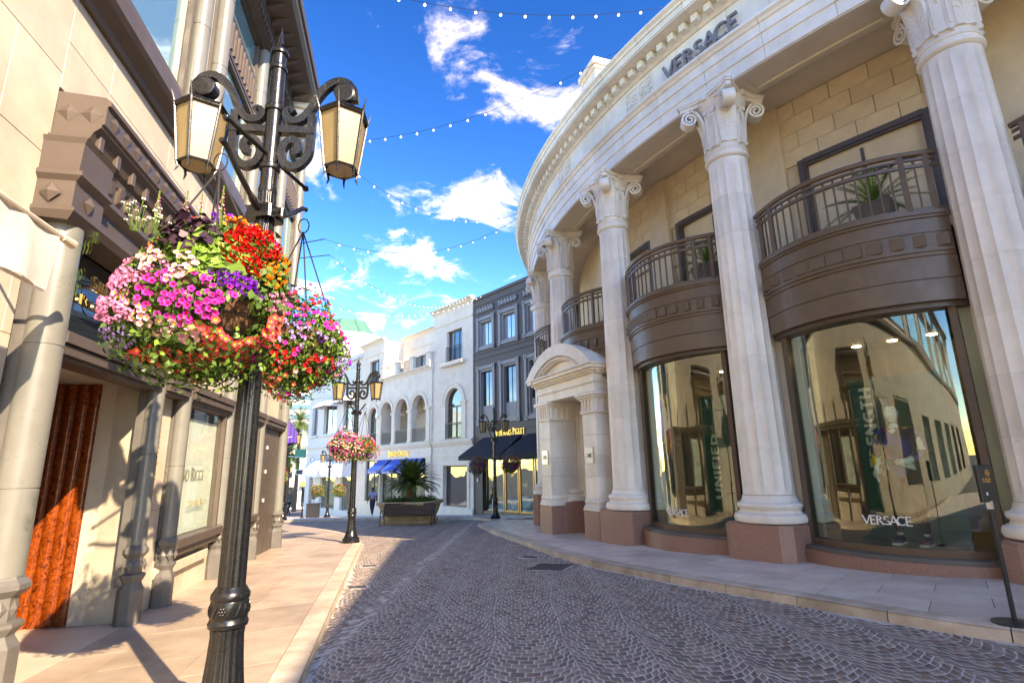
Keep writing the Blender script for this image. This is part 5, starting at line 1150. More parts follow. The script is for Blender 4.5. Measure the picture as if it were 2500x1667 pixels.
def leaves(name,m,parent,P,Nv,size,jit=.9,aspect=.55,rng=np.random):
    n=len(P); d=Nv+rng.normal(0,jit,(n,3)); d/=np.linalg.norm(d,axis=1)[:,None]
    t=rng.normal(0,1,(n,3)); t-=(t*d).sum(1)[:,None]*d; t/=np.linalg.norm(t,axis=1)[:,None]; b=np.cross(d,t); s=size*(.6+.8*rng.rand(n))[:,None]
    V=np.stack([P-t*s*.5,P+b*s*aspect*.5+d*s*.12,P+t*s*.5-d*s*.1,P-b*s*aspect*.5+d*s*.12],1).reshape(-1,3)
    me=bpy.data.meshes.new(name); me.vertices.add(n*4); me.vertices.foreach_set('co',V.ravel()); me.loops.add(n*4); me.loops.foreach_set('vertex_index',np.arange(n*4,dtype=np.int32)); me.polygons.add(n); me.polygons.foreach_set('loop_start',np.arange(n,dtype=np.int32)*4); me.update(calc_edges=True)
    a=me.attributes.new('rnd','FLOAT','POINT'); a.data.foreach_set('value',np.repeat(rng.rand(n),4).astype(np.float32)); me.materials.append(MATS[m]); o=inst(name,me,parent); tag(o,kind='stuff'); return o
VF=Vector((.49,-.83,-.27)).normalized(); VR=Vector((.86,.508,0)).normalized(); VU=VR.cross(-VF)
BV=np.array([VR,-VF,VU])   # rows: right, away, up as the photograph sees the near basket
def basket(loc,R,label,seed,nleaf,nflow,single,hook=1.45,zones=True,hz=1.02,palette=None,gap=True,leafsize=.042,squash=1.0):
    rng=np.random.RandomState(seed); rg=random.Random(seed)
    r=empty('flower_basket',loc,0,label,'flower basket','flower baskets hanging from the street lamps')
    MB().lathe([(.02,-.34*R/.62),(.22*R/.62,-.30*R/.62),(.36*R/.62,-.16*R/.62),(.43*R/.62,.0),(.45*R/.62,.12*R/.62),(.0,.10*R/.62)],24).build('liner','coco_liner',r,smooth=True)
    wf=MB(); k_=R/.62
    for z,q in ((.12,.455),(0,.44),(-.1,.395),(-.2,.325)): wf.tube([(q*k_*math.cos(2*PI*i/24),q*k_*math.sin(2*PI*i/24),z*k_) for i in range(25)],.005,4,caps=False)
    for i in range(16):
        a=2*PI*i/16; wf.tube([(q*k_*math.cos(a),q*k_*math.sin(a),z*k_) for q,z in ((.46,.12),(.445,0),(.4,-.1),(.33,-.2),(.22,-.3),(.03,-.345))],.004,4)
    wf.build('wire_frame','wire',r)
    ch=MB()
    for i in range(4): a=2*PI*(i+.4)/4; ch.tube([(.44*k_*math.cos(a),.44*k_*math.sin(a),.1*k_),(0,0,hook-.12)],.007,5)
    ch.tube([(.05*math.cos(2*PI*i/12),0,hook-.06+.07*math.sin(2*PI*i/12)) for i in range(13)],.006,5,caps=False).build('hanger','wire',r)
    # lumpy shell
    lob=[(rng.normal(0,1,3),rng.uniform(.05,.22)) for _ in range(18)]; lob=[(v/np.linalg.norm(v),s) for v,s in lob]
    def shell(d):
        k=np.full(len(d),.90)
        for v,s in lob: k+=s*np.exp((d@v-1)*14)-.01
        k*=np.where(d[:,2]<-.35,1-.25*(-d[:,2]-.35),1)
        return k
    def dirs(n): v=rng.normal(0,1,(n,3)); return v/np.linalg.norm(v,axis=1)[:,None]
    def keep(d):
        if not gap: return np.ones(len(d),bool)
        g=np.array([.42,-.88,-.06])@BV; g/=np.linalg.norm(g); q=(d@g)>.958; return ~q
    d=dirs(nleaf); d=d[keep(d)]; n=len(d)
    k=shell(d)*rng.uniform(.72,1.06,n); P=d*k[:,None]*np.array([R,R,R*hz]); P[:,2]-=.02
    tr=(d[:,2]<-.2)&(rng.rand(n)<.3); P[tr,2]-=rng.uniform(0,.14*R/.62,tr.sum())
    c=rng.rand(n); f=leaves('foliage','leaf',r,P[c<.72],d[c<.72],leafsize,rng=rng); leaves('foliage','leaf_lime',r,P[c>=.72],d[c>=.72],leafsize,rng=rng)
    def patch(v,w,n,size,m,lift=1.02):
        q=np.array(v,float)@BV+rng.normal(0,w,(n,3)); q/=np.linalg.norm(q,axis=1)[:,None]; PP=q*(shell(q)*lift)[:,None]*np.array([R,R,R*hz])*rng.uniform(.93,1.05,(n,1)); leaves('foliage',m,r,PP,q,size,.45,.85,rng)
    if zones:
        patch((.05,-.62,.62),.16,150,.10,'leaf_lime',1.02); patch((-.25,-.35,.85),.13,90,.075,'leaf_dark',1.03); patch((.72,-.45,.35),.2,220,.055,'leaf',1.05); patch((.9,.1,.2),.2,120,.06,'leaf',1.0); patch((.55,-.55,-.7),.2,260,.04,'leaf_lime',1.0)
        fe=MB()
        for (dx,dz,ln) in ((-.95,.45,.2),(-1.0,.05,.18),(-.98,.2,.16),(-.9,.55,.15)):
            o=VR*(dx*R)+VF*(.25*R)+VU*(dz*R)
            for k in range(5):
                a=rg.uniform(-.5,.6); dv=Vector((-math.cos(a),-.2+.4*rg.random(),math.sin(a)))*ln
                for j in range(10):
                    p=o+dv*(j/9); w=.035*(1-j/11); fe.add([tuple(p),tuple(p+Vector((-.3*w,0,w))),tuple(p+Vector((-.5*w,.004,w*.9)))],[(0,1,2)]); fe.add([tuple(p),tuple(p+Vector((-.3*w,0,-w))),tuple(p+Vector((-.5*w,.004,-w*.9)))],[(0,1,2)])
        o_=fe.build('fern_fronds','leaf_lime',r,recalc=False); tag(o_,kind='stuff')
        # pink spikes and white sprays on top
        for (dx,dy,zz,h) in ((-.36,-.4,.90,.17),(-.13,-.30,.95,.17),(.22,-.25,.98,.20),(.06,-.35,.96,.12)):
            s_=MB(); s_.tube([(dx*R,dy*R,zz*R-.1),(dx*R,dy*R,zz*R+h)],.005,5); s_.build('stem','leaf_lime',r)
            for k in range(16):
                z=zz*R+h*k/16*.85; a=k*2.4; rr=.022*(1-k/20); inst('flower',FLM['pink'][0],r,(dx*R+rr*math.cos(a),dy*R+rr*math.sin(a),z),rot=Vector((math.cos(a),math.sin(a),.3)).to_track_quat('Z','Y').to_euler(),scale=.5*(1-k/26))
        sp=MB()
        for k in range(26):
            a=rg.uniform(-.9,.5); L_=rg.uniform(.06,.2); b=VR*(-.58*R+rg.uniform(-.06,.08))+VF*(.4*R)+VU*(.66*R); t_=b+Vector((-math.sin(a)*.1-.05*rg.random(),rg.uniform(-.05,.05),L_)); sp.tube([tuple(b),tuple(t_)],.0018,3)
            inst('flower',FLM['white_c'][0],r,tuple(t_),scale=.42)
        sp.build('stem','leaf_lime',r)
    cnt=0; joined={}
    fd=dirs(nflow*5); fd=fd[keep(fd)]; rg2=rng.rand(len(fd)); pts=[]; cell={}
    pal=palette or ['magenta','pink','palepink','coral','purple_c','orange_c','red','pink_c']
    fk=shell(fd); fl=[]
    for i in range(len(fd)):
        v=fd[i]; vv=BV@v; h=(vv[0],vv[2])
        if zones and vv[1]<.15:
            best=min(ZONES,key=lambda z:(z[0][0]-h[0])**2+(z[0][1]-h[1])**2); dist=math.hypot(best[0][0]-h[0],best[0][1]-h[1])
            if dist>(.21 if best[1]=='coral' else .15) or rg2[i]>.85: continue
            if h[1]>.45 and best[1] not in('red_c','palepink','pink_c','orange_c') : continue
            m,s_=best[1],best[2]
        else:
            if rg2[i]>.4: continue
            j=int((math.atan2(v[1],v[0])/(2*PI)*3+v[2]*2.2+seed)%len(pal)); m=pal[j] if rg2[i]<.3 else rg.choice(pal); s_=1
        P=v*fk[i]*np.array([R,R,R*hz])*(1.02+.06*rng.rand()); key=tuple((P/(.042*R/.62*squash)).astype(int))
        if key in cell: continue
        cell[key]=1; fl.append((P,v,m,s_))
    fl.sort(key=lambda q:(BV@q[1])[1]); fl=fl[:nflow]
    for i,(P,v,m,s_) in enumerate(fl):
        dv=Vector(v)+VF*.45+Vector((0,0,.2))+Vector(rng.normal(0,.25,3)); q=dv.to_track_quat('Z','Y'); sc=s_*rng.uniform(.85,1.2)*(1.0 if R>.5 else 1.05)
        if i<single: inst('flower',FLM[m][0],r,tuple(P),rot=q.to_euler(),scale=float(sc))
        else: joined.setdefault(m,[]).append((P,q,sc))
    for m,lst in joined.items():
        me=FLM[m][0]; base=[v.co.copy() for v in me.vertices]; fs=[tuple(p.vertices) for p in me.polygons]; mi=[p.material_index for p in me.polygons]; mb=MB(); mats=[]
        for P,q,sc in lst: mb.add([tuple(q@(c*float(sc))+Vector(P)) for c in base],fs); mats+=mi
        nm=bpy.data.meshes.new('flowers'); nm.from_pydata(mb.v,[],mb.f)
        for mt in me.materials: nm.materials.append(mt)
        nm.polygons.foreach_set('material_index',mats); tag(inst('flowers',nm,r),kind='stuff')
    return r
lamp0=make_lamp()
LAMPS=[((-1.98,3.96),rad(6),'large black fluted street lamp with two lanterns nearest the camera'),
 ((-4.85,16.45),rad(3),'black street lamp standing on the left pavement kerb before the planter'),
 ((-1.0,27.2),rad(-8),'black street lamp in front of the dark grey building'),
 ((-14.6,43.0),rad(5),'small far black street lamp before the pale blue building'),
 ((-13.1,31.2),rad(0),'black street lamp half hidden behind the boutique corner')]
for i,((x,y),rz_,lab) in enumerate(LAMPS):
    o=lamp0 if i==0 else copy_tree(lamp0); o.location=(x,y,zg(x,y)); o.rotation_euler=(0,0,rz_); tag(o,lab,'street lamp','twin lantern street lamps')
def hang(i,side,R,dz,lab,**k):
    (x,y),rz_,_=LAMPS[i]; v=Matrix.Rotation(rz_-rad(16),3,'Z')@Vector((0,side*.54,0)); return basket((x+v.x,y+v.y,zg(x,y)+dz),R,lab,**k)
hang(0,-1,.63,2.83,'huge basket of pink magenta and coral flowers hanging nearest the camera',seed=11,nleaf=15000,nflow=1300,single=225,hook=1.16)
hang(0,1,.52,2.80,'basket of magenta and crimson flowers behind the nearest lamp post',seed=5,nleaf=8000,nflow=330,single=300,hook=1.19,zones=False,palette=['magenta','pink','coral','red','lilac_c','magenta','crimson','purple_c','palepink'],gap=False,leafsize=.036)
hang(1,-1,.56,2.75,'round pink flower basket on the lamp before the planter',seed=21,nleaf=3800,nflow=420,single=0,zones=False,palette=['pink','magenta','palepink','magenta','pink','coral'],gap=False,leafsize=.055,hook=1.24,squash=1.2)
hang(1,1,.5,2.72,'flower basket on the back of the lamp before the planter',seed=22,nleaf=1500,nflow=140,single=0,zones=False,gap=False,leafsize=.055,hook=1.27,squash=1.3)
o1=hang(2,-1,.52,2.55,'purple and orange flower basket on the lamp by the dark building, left one',seed=31,nleaf=2200,nflow=220,single=0,zones=False,palette=['purple_c','magenta','crimson','orange_c','purple_c','pink'],gap=False,leafsize=.07,hook=1.4,squash=1.3); o1.location.x-=.62; o1.location.y+=.5
o2=hang(2,1,.54,2.55,'purple and orange flower basket on the lamp by the dark building, right one',seed=32,nleaf=2200,nflow=240,single=0,zones=False,palette=['purple_c','magenta','pink','orange_c','purple_c','crimson'],gap=False,leafsize=.07,hook=1.4,squash=1.3); o2.location.x+=.58; o2.location.y-=.5
for s_,lab in ((-1,'small left flower basket on the far lamp before the pale blue building'),(1,'small right flower basket on the far lamp before the pale blue building')):
    b=hang(3,s_,.62,2.0,lab,seed=40+s_,nleaf=1300,nflow=120,single=0,zones=False,palette=['pink','orange_c','red','palepink','yellow' if 0 else 'orange_c'],gap=False,leafsize=.1,hook=1.6,squash=1.5); b.location.x+=s_*.75; b.location.y-=s_*.5
hang(4,-1,.6,2.4,'flower basket on the lamp half hidden behind the boutique corner',seed=51,nleaf=1500,nflow=150,single=0,zones=False,palette=['magenta','orange_c','pink','orange_c'],gap=False,leafsize=.09,hook=1.5,squash=1.4)
# ------------------------------------------------------------------ planter with sago palm, bench
pz=zg(-5.3,27.4)-KERB
pl=empty('stone_planter',(-5.25,27.75,pz),rad(-8),'long tan stone planter with a sago palm behind the bench','planter')
def rr_(hx,hy,c): return [(hx-c,-hy),(hx,-hy+c),(hx,hy-c),(hx-c,hy),(-hx+c,hy),(-hx,hy-c),(-hx,-hy+c),(-hx+c,-hy)]
mb=MB(); lv=[(a*.76,b,c) for a,b,c in ((1.55,1.15,0),(1.55,1.15,.2),(1.42,1.02,.22),(1.45,1.05,.3),(1.58,1.18,.55),(1.68,1.28,.86),(1.80,1.40,.90),(1.82,1.42,1.0),(1.78,1.38,1.05),(1.55,1.15,1.05),(1.5,1.1,.95))]
vs=[];
for hx,hy,z in lv: vs+=[(x,y,z) for x,y in rr_(hx,hy,.3)]
mb.add(vs,[(j*8+i,j*8+(i+1)%8,(j+1)*8+(i+1)%8,(j+1)*8+i) for j in range(len(lv)-1) for i in range(8)]).build('basin','planter_stone',pl); MB().prism(rr_(1.14,1.12,.3),.6,.97).build('soil','soil',pl)
for k in range(5): MB().bbox(-1.13+k*.46,-1.13+k*.46+.36,-1.18,-1.14,.05,.16,.008).build('base_block','planter_stone',pl)
MB().lathe([(.26,.9),(.28,1.2),(.24,1.55),(.27,1.8),(.2,1.9)],14).build('palm_trunk','palm_trunk',pl,smooth=True)
def fronds(parent,c,n,ln,m,seed,droop=.5,leaf=.22,el=(5,75),step=.04,w=.018):
    rg=np.random.RandomState(seed)
    for k in range(n):
        az=2*PI*k*.381966; e=rad(el[0]+(el[1]-el[0])*((k+.5)/n)**1.0); L_=ln*(1-.2*(k/n)**2)*rg.uniform(.9,1.08); vs=[];fs=[]; path=[]
        p=Vector(c); d=Vector((math.cos(az)*math.cos(e),math.sin(az)*math.cos(e),math.sin(e))); ns=int(L_/step)
        for j in range(ns):
            path.append(p.copy()); p=p+d*step; d=(d+Vector((0,0,-droop*step/ (L_*.9)))).normalized()
        side=Vector((-math.sin(az),math.cos(az),0))
        for j in range(3,ns):
            f=j/ns; ll=leaf*math.sin(PI*min(1,.12+f*.88))**.6; t=(path[min(j+1,ns-1)]-path[max(j-1,0)]).normalized()
            for sg in (-1,1):
                dv=(side*sg*.8+t*.65+Vector((0,0,.22))).normalized(); b=path[j]; o=len(vs); q=t*w*.5
                vs+=[tuple(b-q),tuple(b+q),tuple(b+dv*ll+Vector((0,0,-.02)))]; fs.append((o,o+1,o+2))
        for j in range(0,ns-2,2):
            o=len(vs); q=side*.012; vs+=[tuple(path[j]-q),tuple(path[j]+q),tuple(path[min(j+2,ns-1)]+q*.7),tuple(path[min(j+2,ns-1)]-q*.7)]; fs.append((o,o+1,o+2,o+3))
        me=bpy.data.meshes.new('frond'); me.from_pydata(vs,[],fs); a=me.attributes.new('rnd','FLOAT','POINT'); a.data.foreach_set('value',np.repeat(rg.rand(),len(vs)).astype(np.float32)); me.materials.append(MATS[m]); inst('frond',me,parent)
fronds(pl,(0,0,1.82),96,1.7,'palm_leaf',3,droop=.95,leaf=.30,el=(8,80),step=.05,w=.07)
rngp=np.random.RandomState(8); n=2600; P=np.c_[rngp.uniform(-1.1,1.1,n),rngp.uniform(-1.1,1.1,n),.95+np.abs(rngp.normal(0,.14,n))]; leaves('ground_cover','leaf',pl,P,np.tile([0,-.3,1.],(n,1)),.12,.7,.35,rngp)
for k,(x,y) in enumerate(((-.9,-.6),(.5,-.7),(1.0,-.3),(-.3,-.8),(.95,.4))): fronds(pl,(x,y,.95),12,.42,'leaf',20+k,droop=.9,leaf=.1,el=(20,85),step=.05,w=.04)
bz=zg(-5.0,25.9)-KERB
be=empty('metal_bench',(-5.05,25.95,bz),rad(-6),'black woven strap metal bench in front of the planter','bench')
hl=1.22
for x in (-hl,hl):
    MB().tube(smoothpath([(x,-.30,0),(x,-.29,.25),(x,-.27,.44),(x,-.24,.62),(x,-.05,.66),(x,.18,.64)],4),.022,8).tube(smoothpath([(x,.34,0),(x,.24,.3),(x,.2,.45),(x,.27,.7),(x,.36,.92)],4),.022,8).tube([(x,-.28,.40),(x,.2,.42)],.02,8).build('leg_frame','iron',be,smooth=True)
for j in range(9):
    y=-.27+j*.055; MB().box(-hl,hl,y-.017,y+.017,.425,.435).build('seat_strap','iron',be)
for j in range(9):
    f=j/8; z=.47+f*.44; y=.215+f*.15; MB().box(-hl,hl,y-.006,y+.006,z-.018,z+.018).build('back_strap','iron',be)
vst=MB().add([(-.02,.19,.45),(.02,.19,.45),(.02,.345,.93),(-.02,.345,.93),(-.02,.2,.45),(.02,.2,.45),(.02,.355,.93),(-.02,.355,.93)],[(0,1,2,3),(7,6,5,4),(0,4,5,1),(2,6,7,3)]).mesh('upright_strap','iron')
for k in range(28): inst('upright_strap',vst,be,(-hl+.05+k*(2*hl-.1)/27,0,0))
MB().tube([(-hl,.365,.935),(hl,.365,.935)],.022,8).build('top_rail','iron',be)
# ------------------------------------------------------------------ string lights
def string(a,b,sag,lab,gap=.52,arm=None):
    a=Vector(a); b=Vector(b); n=40; o=empty('string_lights',tuple(a),0,lab,'string lights','strings of bulbs across the street'); P=[]
    for i in range(n+1):
        t=i/n; p=a.lerp(b,t); p.z-=sag*4*t*(1-t); P.append(tuple(p-a))
    if arm is not None: MB().tube([(0,0,0),tuple(Vector(arm)-a)],.018,6).build('bracket','iron',o)
    MB().tube(P,.007,4).build('wire','wire',o); m=MB(); L_=(b-a).length; k=int(L_/gap)
    for i in range(1,k):
        t=i/k; p=a.lerp(b,t)-a; p.z-=sag*4*t*(1-t); m.add(*_ball(p.x,p.y,p.z-.065,.031,8,6))
    s=MB()
    for i in range(1,k):
        t=i/k; p=a.lerp(b,t)-a; p.z-=sag*4*t*(1-t); s.tube([(p.x,p.y,p.z),(p.x,p.y,p.z-.045)],.016,5)
    tag(s.build('sockets','wire',o),kind='stuff'); tag(m.build('bulbs','bulb',o,smooth=True),kind='stuff')
def WP(r,a,z): return (RC[0]+r*math.cos(rad(a)),RC[1]+r*math.sin(rad(a)),z)
fx=Vector((.64,-.768,0)); fy=Vector((.768,.64,0))
def FFp(x,y,z): q=Vector(FO)+fx*x+fy*y; return (q.x,q.y,z)
string(LF(15,-.8,11.3),WP(21.05,209.1,11.6),.7,'string of bulbs highest over the street, from eaves to colonnade')
string(LF(15.5,-.8,11.3),WP(21.0,183.9,11.5),1.15,'second string of bulbs from the top, meeting the far edge of the colonnade')
string(LF(18,-.5,9.3),WP(21.0,183.3,11.4),1.0,'third string of bulbs from the top, rising to the colonnade cornice',arm=(-7.55,18.0,9.3))
string(LF(19.5,-.5,9.3),FFp(-.2,-.2,12.3),1.3,'string of bulbs sloping down to the limestone building cornice',arm=(-8.2,19.4,9.3))
string(LF(21.3,-.1,7.9),FFp(1.4,-.05,12.05),.9,'lowest string of bulbs, ending on the dark building roof',arm=(-9.1,21.2,7.9))
string(LF(9,-.8,11.4),WP(21.08,213.0,11.6),.6,'short piece of bulb string at the top of the picture')
# ------------------------------------------------------------------ figures
def skin(name,verts,edges,m,parent,sub=2,root=0):
    me=bpy.data.meshes.new(name); me.from_pydata([v[:3] for v in verts],edges,[]); o=inst(name,me,parent); md=o.modifiers.new('skin','SKIN'); sk=me.skin_vertices[0].data
    for i,v in enumerate(verts):
        r=v[3]; sk[i].radius=(r if not isinstance(r,tuple) else r[0], r if not isinstance(r,tuple) else r[1]); sk[i].use_root=(i==root)
    md.use_smooth_shade=True; s=o.modifiers.new('sub','SUBSURF'); s.levels=sub; s.render_levels=sub; me.materials.append(MATS[m]); return o
def chain(verts,edges,start,pts):
    prev=start
    for p in pts: verts.append(p); edges.append((prev,len(verts)-1)); prev=len(verts)-1
    return prev
def hand(verts,edges,w,wrist,d,side,r=.0085):
    d=Vector(d).normalized(); side=Vector(side).normalized(); p=Vector(wrist)
    palm=chain(verts,edges,w,[(*(p+d*.05),(.022,.034)),(*(p+d*.09),(.018,.036))])
    for k,(f,l) in enumerate(((-.030,.065),(-.010,.078),(.010,.072),(.030,.055))):
        b=p+d*.10+side*f; nrm=d.cross(side); chain(verts,edges,palm,[(*b,r),(*(b+d*l*.5+nrm*.006),r*.95),(*(b+d*l+nrm*.02),r*.75)])
    b=p+d*.045-side*.03; chain(verts,edges,w,[(*(p+d*.03-side*.025),.012),(*(b+d*.02-side*.02),.0095),(*(b+d*.055-side*.03),.008)])
def head(parent,z,m,hm,loc=(0,0),turn=0,bald=False,s=1.0):
    vs=[];fs=[];n,mm=20,16
    for j in range(mm+1):
        t=PI*j/mm
        for i in range(n):
            a=2*PI*i/n; x,y,zz=.076*math.sin(t)*math.cos(a),.095*math.sin(t)*math.sin(a),.118*math.cos(t)
            if zz<-.02: k=1-.38*min(1,(-zz-.02)/.1); x*=k; y*=(1-.15*(-zz-.02)/.1)
            f=-math.sin(a)*math.sin(t)
            if f>.85 and -.045<zz<.02: y-=.026*(1-abs(x)/.03 if abs(x)<.03 else 0)*(1-(zz+.045)/.085)
            if f>.6 and .0<zz<.035 and .015<abs(x)<.05: y+=.009
            if f>.8 and -.085<zz<-.06 and abs(x)<.03: y-=.006
            vs.append((x,y,zz))
    for j in range(mm):
        for i in range(n): fs.append((j*n+i,j*n+(i+1)%n,(j+1)*n+(i+1)%n,(j+1)*n+i))
    mb=MB().add(vs,fs)
    for sx in (-1,1): mb.add(*_ball(sx*.077,.01,0,.02,8,5))
    h=mb.build('head',m,parent,smooth=True,loc=(loc[0],loc[1],z),rotz=turn,angle=80); h.scale=(s,)*3
    if hm: MB().add([(x*1.07,y*1.06+.006,zz*1.06+.006) for x,y,zz in vs if 1],[f for f in fs if all(vs[q][2]>(.045 if vs[q][1]<-.02 else -.045) for q in f)]).build('hair',hm,h,smooth=True)
    return h
def walker(name,loc,rz_,label,shirt,trouser,skinm,shoe,long=False,H=1.75):
    r=empty(name,loc,rz_,label,'person'); s=H/1.78
    V=[(0,0,.96,.13),(0,0,1.2,(.15,.11)),(0,.01,1.42,(.17,.11)),(0,0,1.5,.06),(0,-.01,1.58,.055)]; E=[(0,1),(1,2),(2,3),(3,4)]
    for sx,sw in ((-1,1),(1,-1)):
        e=chain(V,E,2,[(sx*.19,.02,1.42,.065),(sx*.24,.02+sw*.10,1.17,.048),(sx*.235,-.04+sw*.22,.93,.034)]); hand(V,E,e,(sx*.235,-.04+sw*.22,.93),(0,sw*.25-.1,-1),(0,1,0))
        chain(V,E,0,[(sx*.09,0,.88,.095),(sx*.095,-sw*.16,.50,.065),(sx*.095,-sw*.34+(.12 if sw<0 else 0),.11+(.06 if sw<0 else 0),.042)])
    b=skin('body',V,E,skinm,r,1)
    V=[(0,0,.95,(.155,.13)),(0,0,1.2,(.165,.125)),(0,.01,1.40,(.185,.125)),(0,.0,1.49,.07)]; E=[(0,1),(1,2),(2,3)]
    for sx,sw in ((-1,1),(1,-1)):
        c=[(sx*.19,.02,1.42,.085),(sx*.225,.02+sw*.06,1.25,.072)]
        if long: c+=[(sx*.24,.02+sw*.10,1.17,.062),(sx*.235,-.04+sw*.20,.97,.048)]
        chain(V,E,2,c)
    if long: chain(V,E,0,[(0,.02,.80,(.17,.14))])
    skin('shirt',V,E,shirt,r,1)
    V=[(0,0,.97,(.15,.125))]; E=[]
    for sx,sw in ((-1,1),(1,-1)): chain(V,E,0,[(sx*.09,0,.86,.108),(sx*.095,-sw*.16,.50,.08),(sx*.095,-sw*.34+(.12 if sw<0 else 0),.10+(.06 if sw<0 else 0),.065)])
    skin('trousers',V,E,trouser,r,1)
    for sx,sw in ((-1,1),(1,-1)):
        y=-sw*.34+(.12 if sw<0 else 0); z=(.06 if sw<0 else 0); MB().bbox(sx*.095-.045,sx*.095+.045,y-.19,y+.08,z,z+.09,.03).build('shoe',shoe,r)
    head(r,1.66,skinm,'hair',(0,-.02)); r.scale=(s,)*3; return r
walker('person',(-8.9,34.4,zg(-8.9,34.4)),rad(-150),'person in a blue plaid shirt and dark trousers walking by the awnings','plaid','denim','skin_dark','shoe_white')
walker('person',(-25.0,61,zg(-25,61)),rad(-120),'person in a long dark coat crossing the far street','suit','suit','skin','suit',long=True)
# mannequin
def onb(r,a,z): return WP(r,a,z)
ma=220.2; mp=WP(19.35,ma,-.16); facing_=rad(ma)+PI/2
mn=empty('mannequin',mp,facing_,'white mannequin in a bright printed jacket in the shop window','mannequin')
V=[(0,0,.98,.13),(0,0,1.22,(.14,.10)),(0,.01,1.44,(.17,.10)),(0,0,1.53,.055),(0,-.01,1.60,.05)]; E=[(0,1),(1,2),(2,3),(3,4)]
e=chain(V,E,2,[(-.2,.02,1.46,.06),(-.27,.03,1.2,.045),(-.28,-.05,.97,.03)]); hand(V,E,e,(-.28,-.05,.97),(0,-.15,-1),(0,1,0))
e=chain(V,E,2,[(.2,.02,1.46,.06),(.30,.0,1.2,.045),(.16,-.17,1.08,.03)]); hand(V,E,e,(.16,-.17,1.08),(-1,-.15,-.1),(0,-.3,1))
for sx in (-1,1): chain(V,E,0,[(sx*.1,0,.9,.09),(sx*.13,.01,.5,.06),(sx*.15,.02,.1,.04)])
skin('body',V,E,'mannequin',mn,2)
V=[(0,0,.80,(.175,.14)),(0,0,1.0,(.175,.135)),(0,0,1.22,(.17,.125)),(0,.01,1.43,(.19,.125)),(0,0,1.52,.075)]; E=[(0,1),(1,2),(2,3),(3,4)]
chain(V,E,3,[(-.2,.02,1.46,.085),(-.27,.03,1.2,.07),(-.28,-.04,1.0,.05)]); chain(V,E,3,[(.2,.02,1.46,.085),(.30,.0,1.2,.07),(.19,-.15,1.09,.05)])
skin('jacket',V,E,'print_jacket',mn,2)
V=[(0,0,1.06,(.15,.12)),(0,0,.96,(.155,.125))]; E=[(0,1)]
for sx in (-1,1): chain(V,E,1,[(sx*.1,0,.86,.105),(sx*.13,.01,.5,.075),(sx*.15,.02,.12,.06)])
skin('trousers',V,E,'suit',mn,2)
for sx in (-1,1):
    sh=MB().bbox(sx*.15-.05,sx*.15+.05,-.19,.09,.03,.11,.035).build('shoe','print_jacket',mn); MB().bbox(sx*.15-.053,sx*.15+.053,-.195,.095,0,.03,.008).build('sole','white_letter',sh)
mn.scale=(1.25,)*3
hd=head(mn,1.72,'mannequin',None,(0,-.01),rad(-25))
sp=MB(); rg=random.Random(4)
for k in range(60):
    a=rg.uniform(-.6,.6); b=rg.uniform(-.7,.7); d=Vector((math.sin(a)*.6,math.sin(b)*.8,1)).normalized(); p=Vector((math.sin(a)*.05,math.sin(b)*.07,.09)); sp.tube([tuple(p),tuple(p+d*rg.uniform(.10,.22))],[.006,.001],4)
sp.build('hair','hair',hd)
# display boards behind the glass
def board(am,a0,a1,r,z0,z1,label,word,letw,lh,left,zt):
    o=empty('display_board',WP(r,am,-.16),rad(am),label,'display board','green display boards in the shop windows')
    p0=Vector(WP(r,a0,0)); p1=Vector(WP(r,a1,0)); w=(p1-p0).length
    MB().box(-.03,0,-w/2,w/2,z0+.16,z1+.16).build('panel','green_banner',o)
    MB().add([(0,-w/2,.17),(0,w/2,.17),(.25,w/2,.05),(.7,w/2,.03),(.7,-w/2,.03),(.25,-w/2,.05)],[(0,1,2,5),(5,2,3,4)]).build('sweep','green_banner',o,smooth=True)
    t=text_mb(word,lh,.24,.2,.006,serif=False,track=.1,center=False); sx=letw/t.width
    t.v=[(.004-y,left+z*1.0-lh/2,zt+.16-letw+x*sx) for x,y,z in t.v]
    t.v=[(a,-( -b) if 0 else b,c) for a,b,c in t.v]
    # rotate the word to run upward, reading from the street
    t.v=[(a,-b+2*left*1.0 if 0 else left-(b-left),c) for a,b,c in t.v]; t.build('lettering','white_letter',o)
board(219.9,217.65,222.1,18.55,-.16,2.75,'dark green display board lettered STRENGTH behind the mannequin','STRENGTH',1.72,.20,-.48,2.6)
board(207.4,205.6,209.0,18.3,-.16,2.9,'dark green display board lettered UNIFIED in the farther shop window','UNIFIED',1.6,.22,-.2,1.95)
for k,(r_,a_) in enumerate(((18.9,209.6),(18.6,210.6))):
    p=WP(r_,a_,-.16); o=empty('stool',p,rad(40*k),['dark metal stool nearer the glass in the farther shop window','dark metal stool deeper in the farther shop window'][k],'stool','stools in the shop window')
    MB().lathe([(0,.70),(.17,.70),(.18,.72),(.17,.745),(0,.75)],18).build('seat','black_plastic',o,smooth=True)
    for i in range(4): a=PI/4+i*PI/2; MB().tube([(.11*math.cos(a),.11*math.sin(a),.70),(.21*math.cos(a),.21*math.sin(a),0)],.014,6).build('leg','black_plastic',o)
    MB().tube([(.17*math.cos(2*PI*i/16),.17*math.sin(2*PI*i/16),.25) for i in range(17)],.01,5,caps=False).build('foot_ring','black_plastic',o)
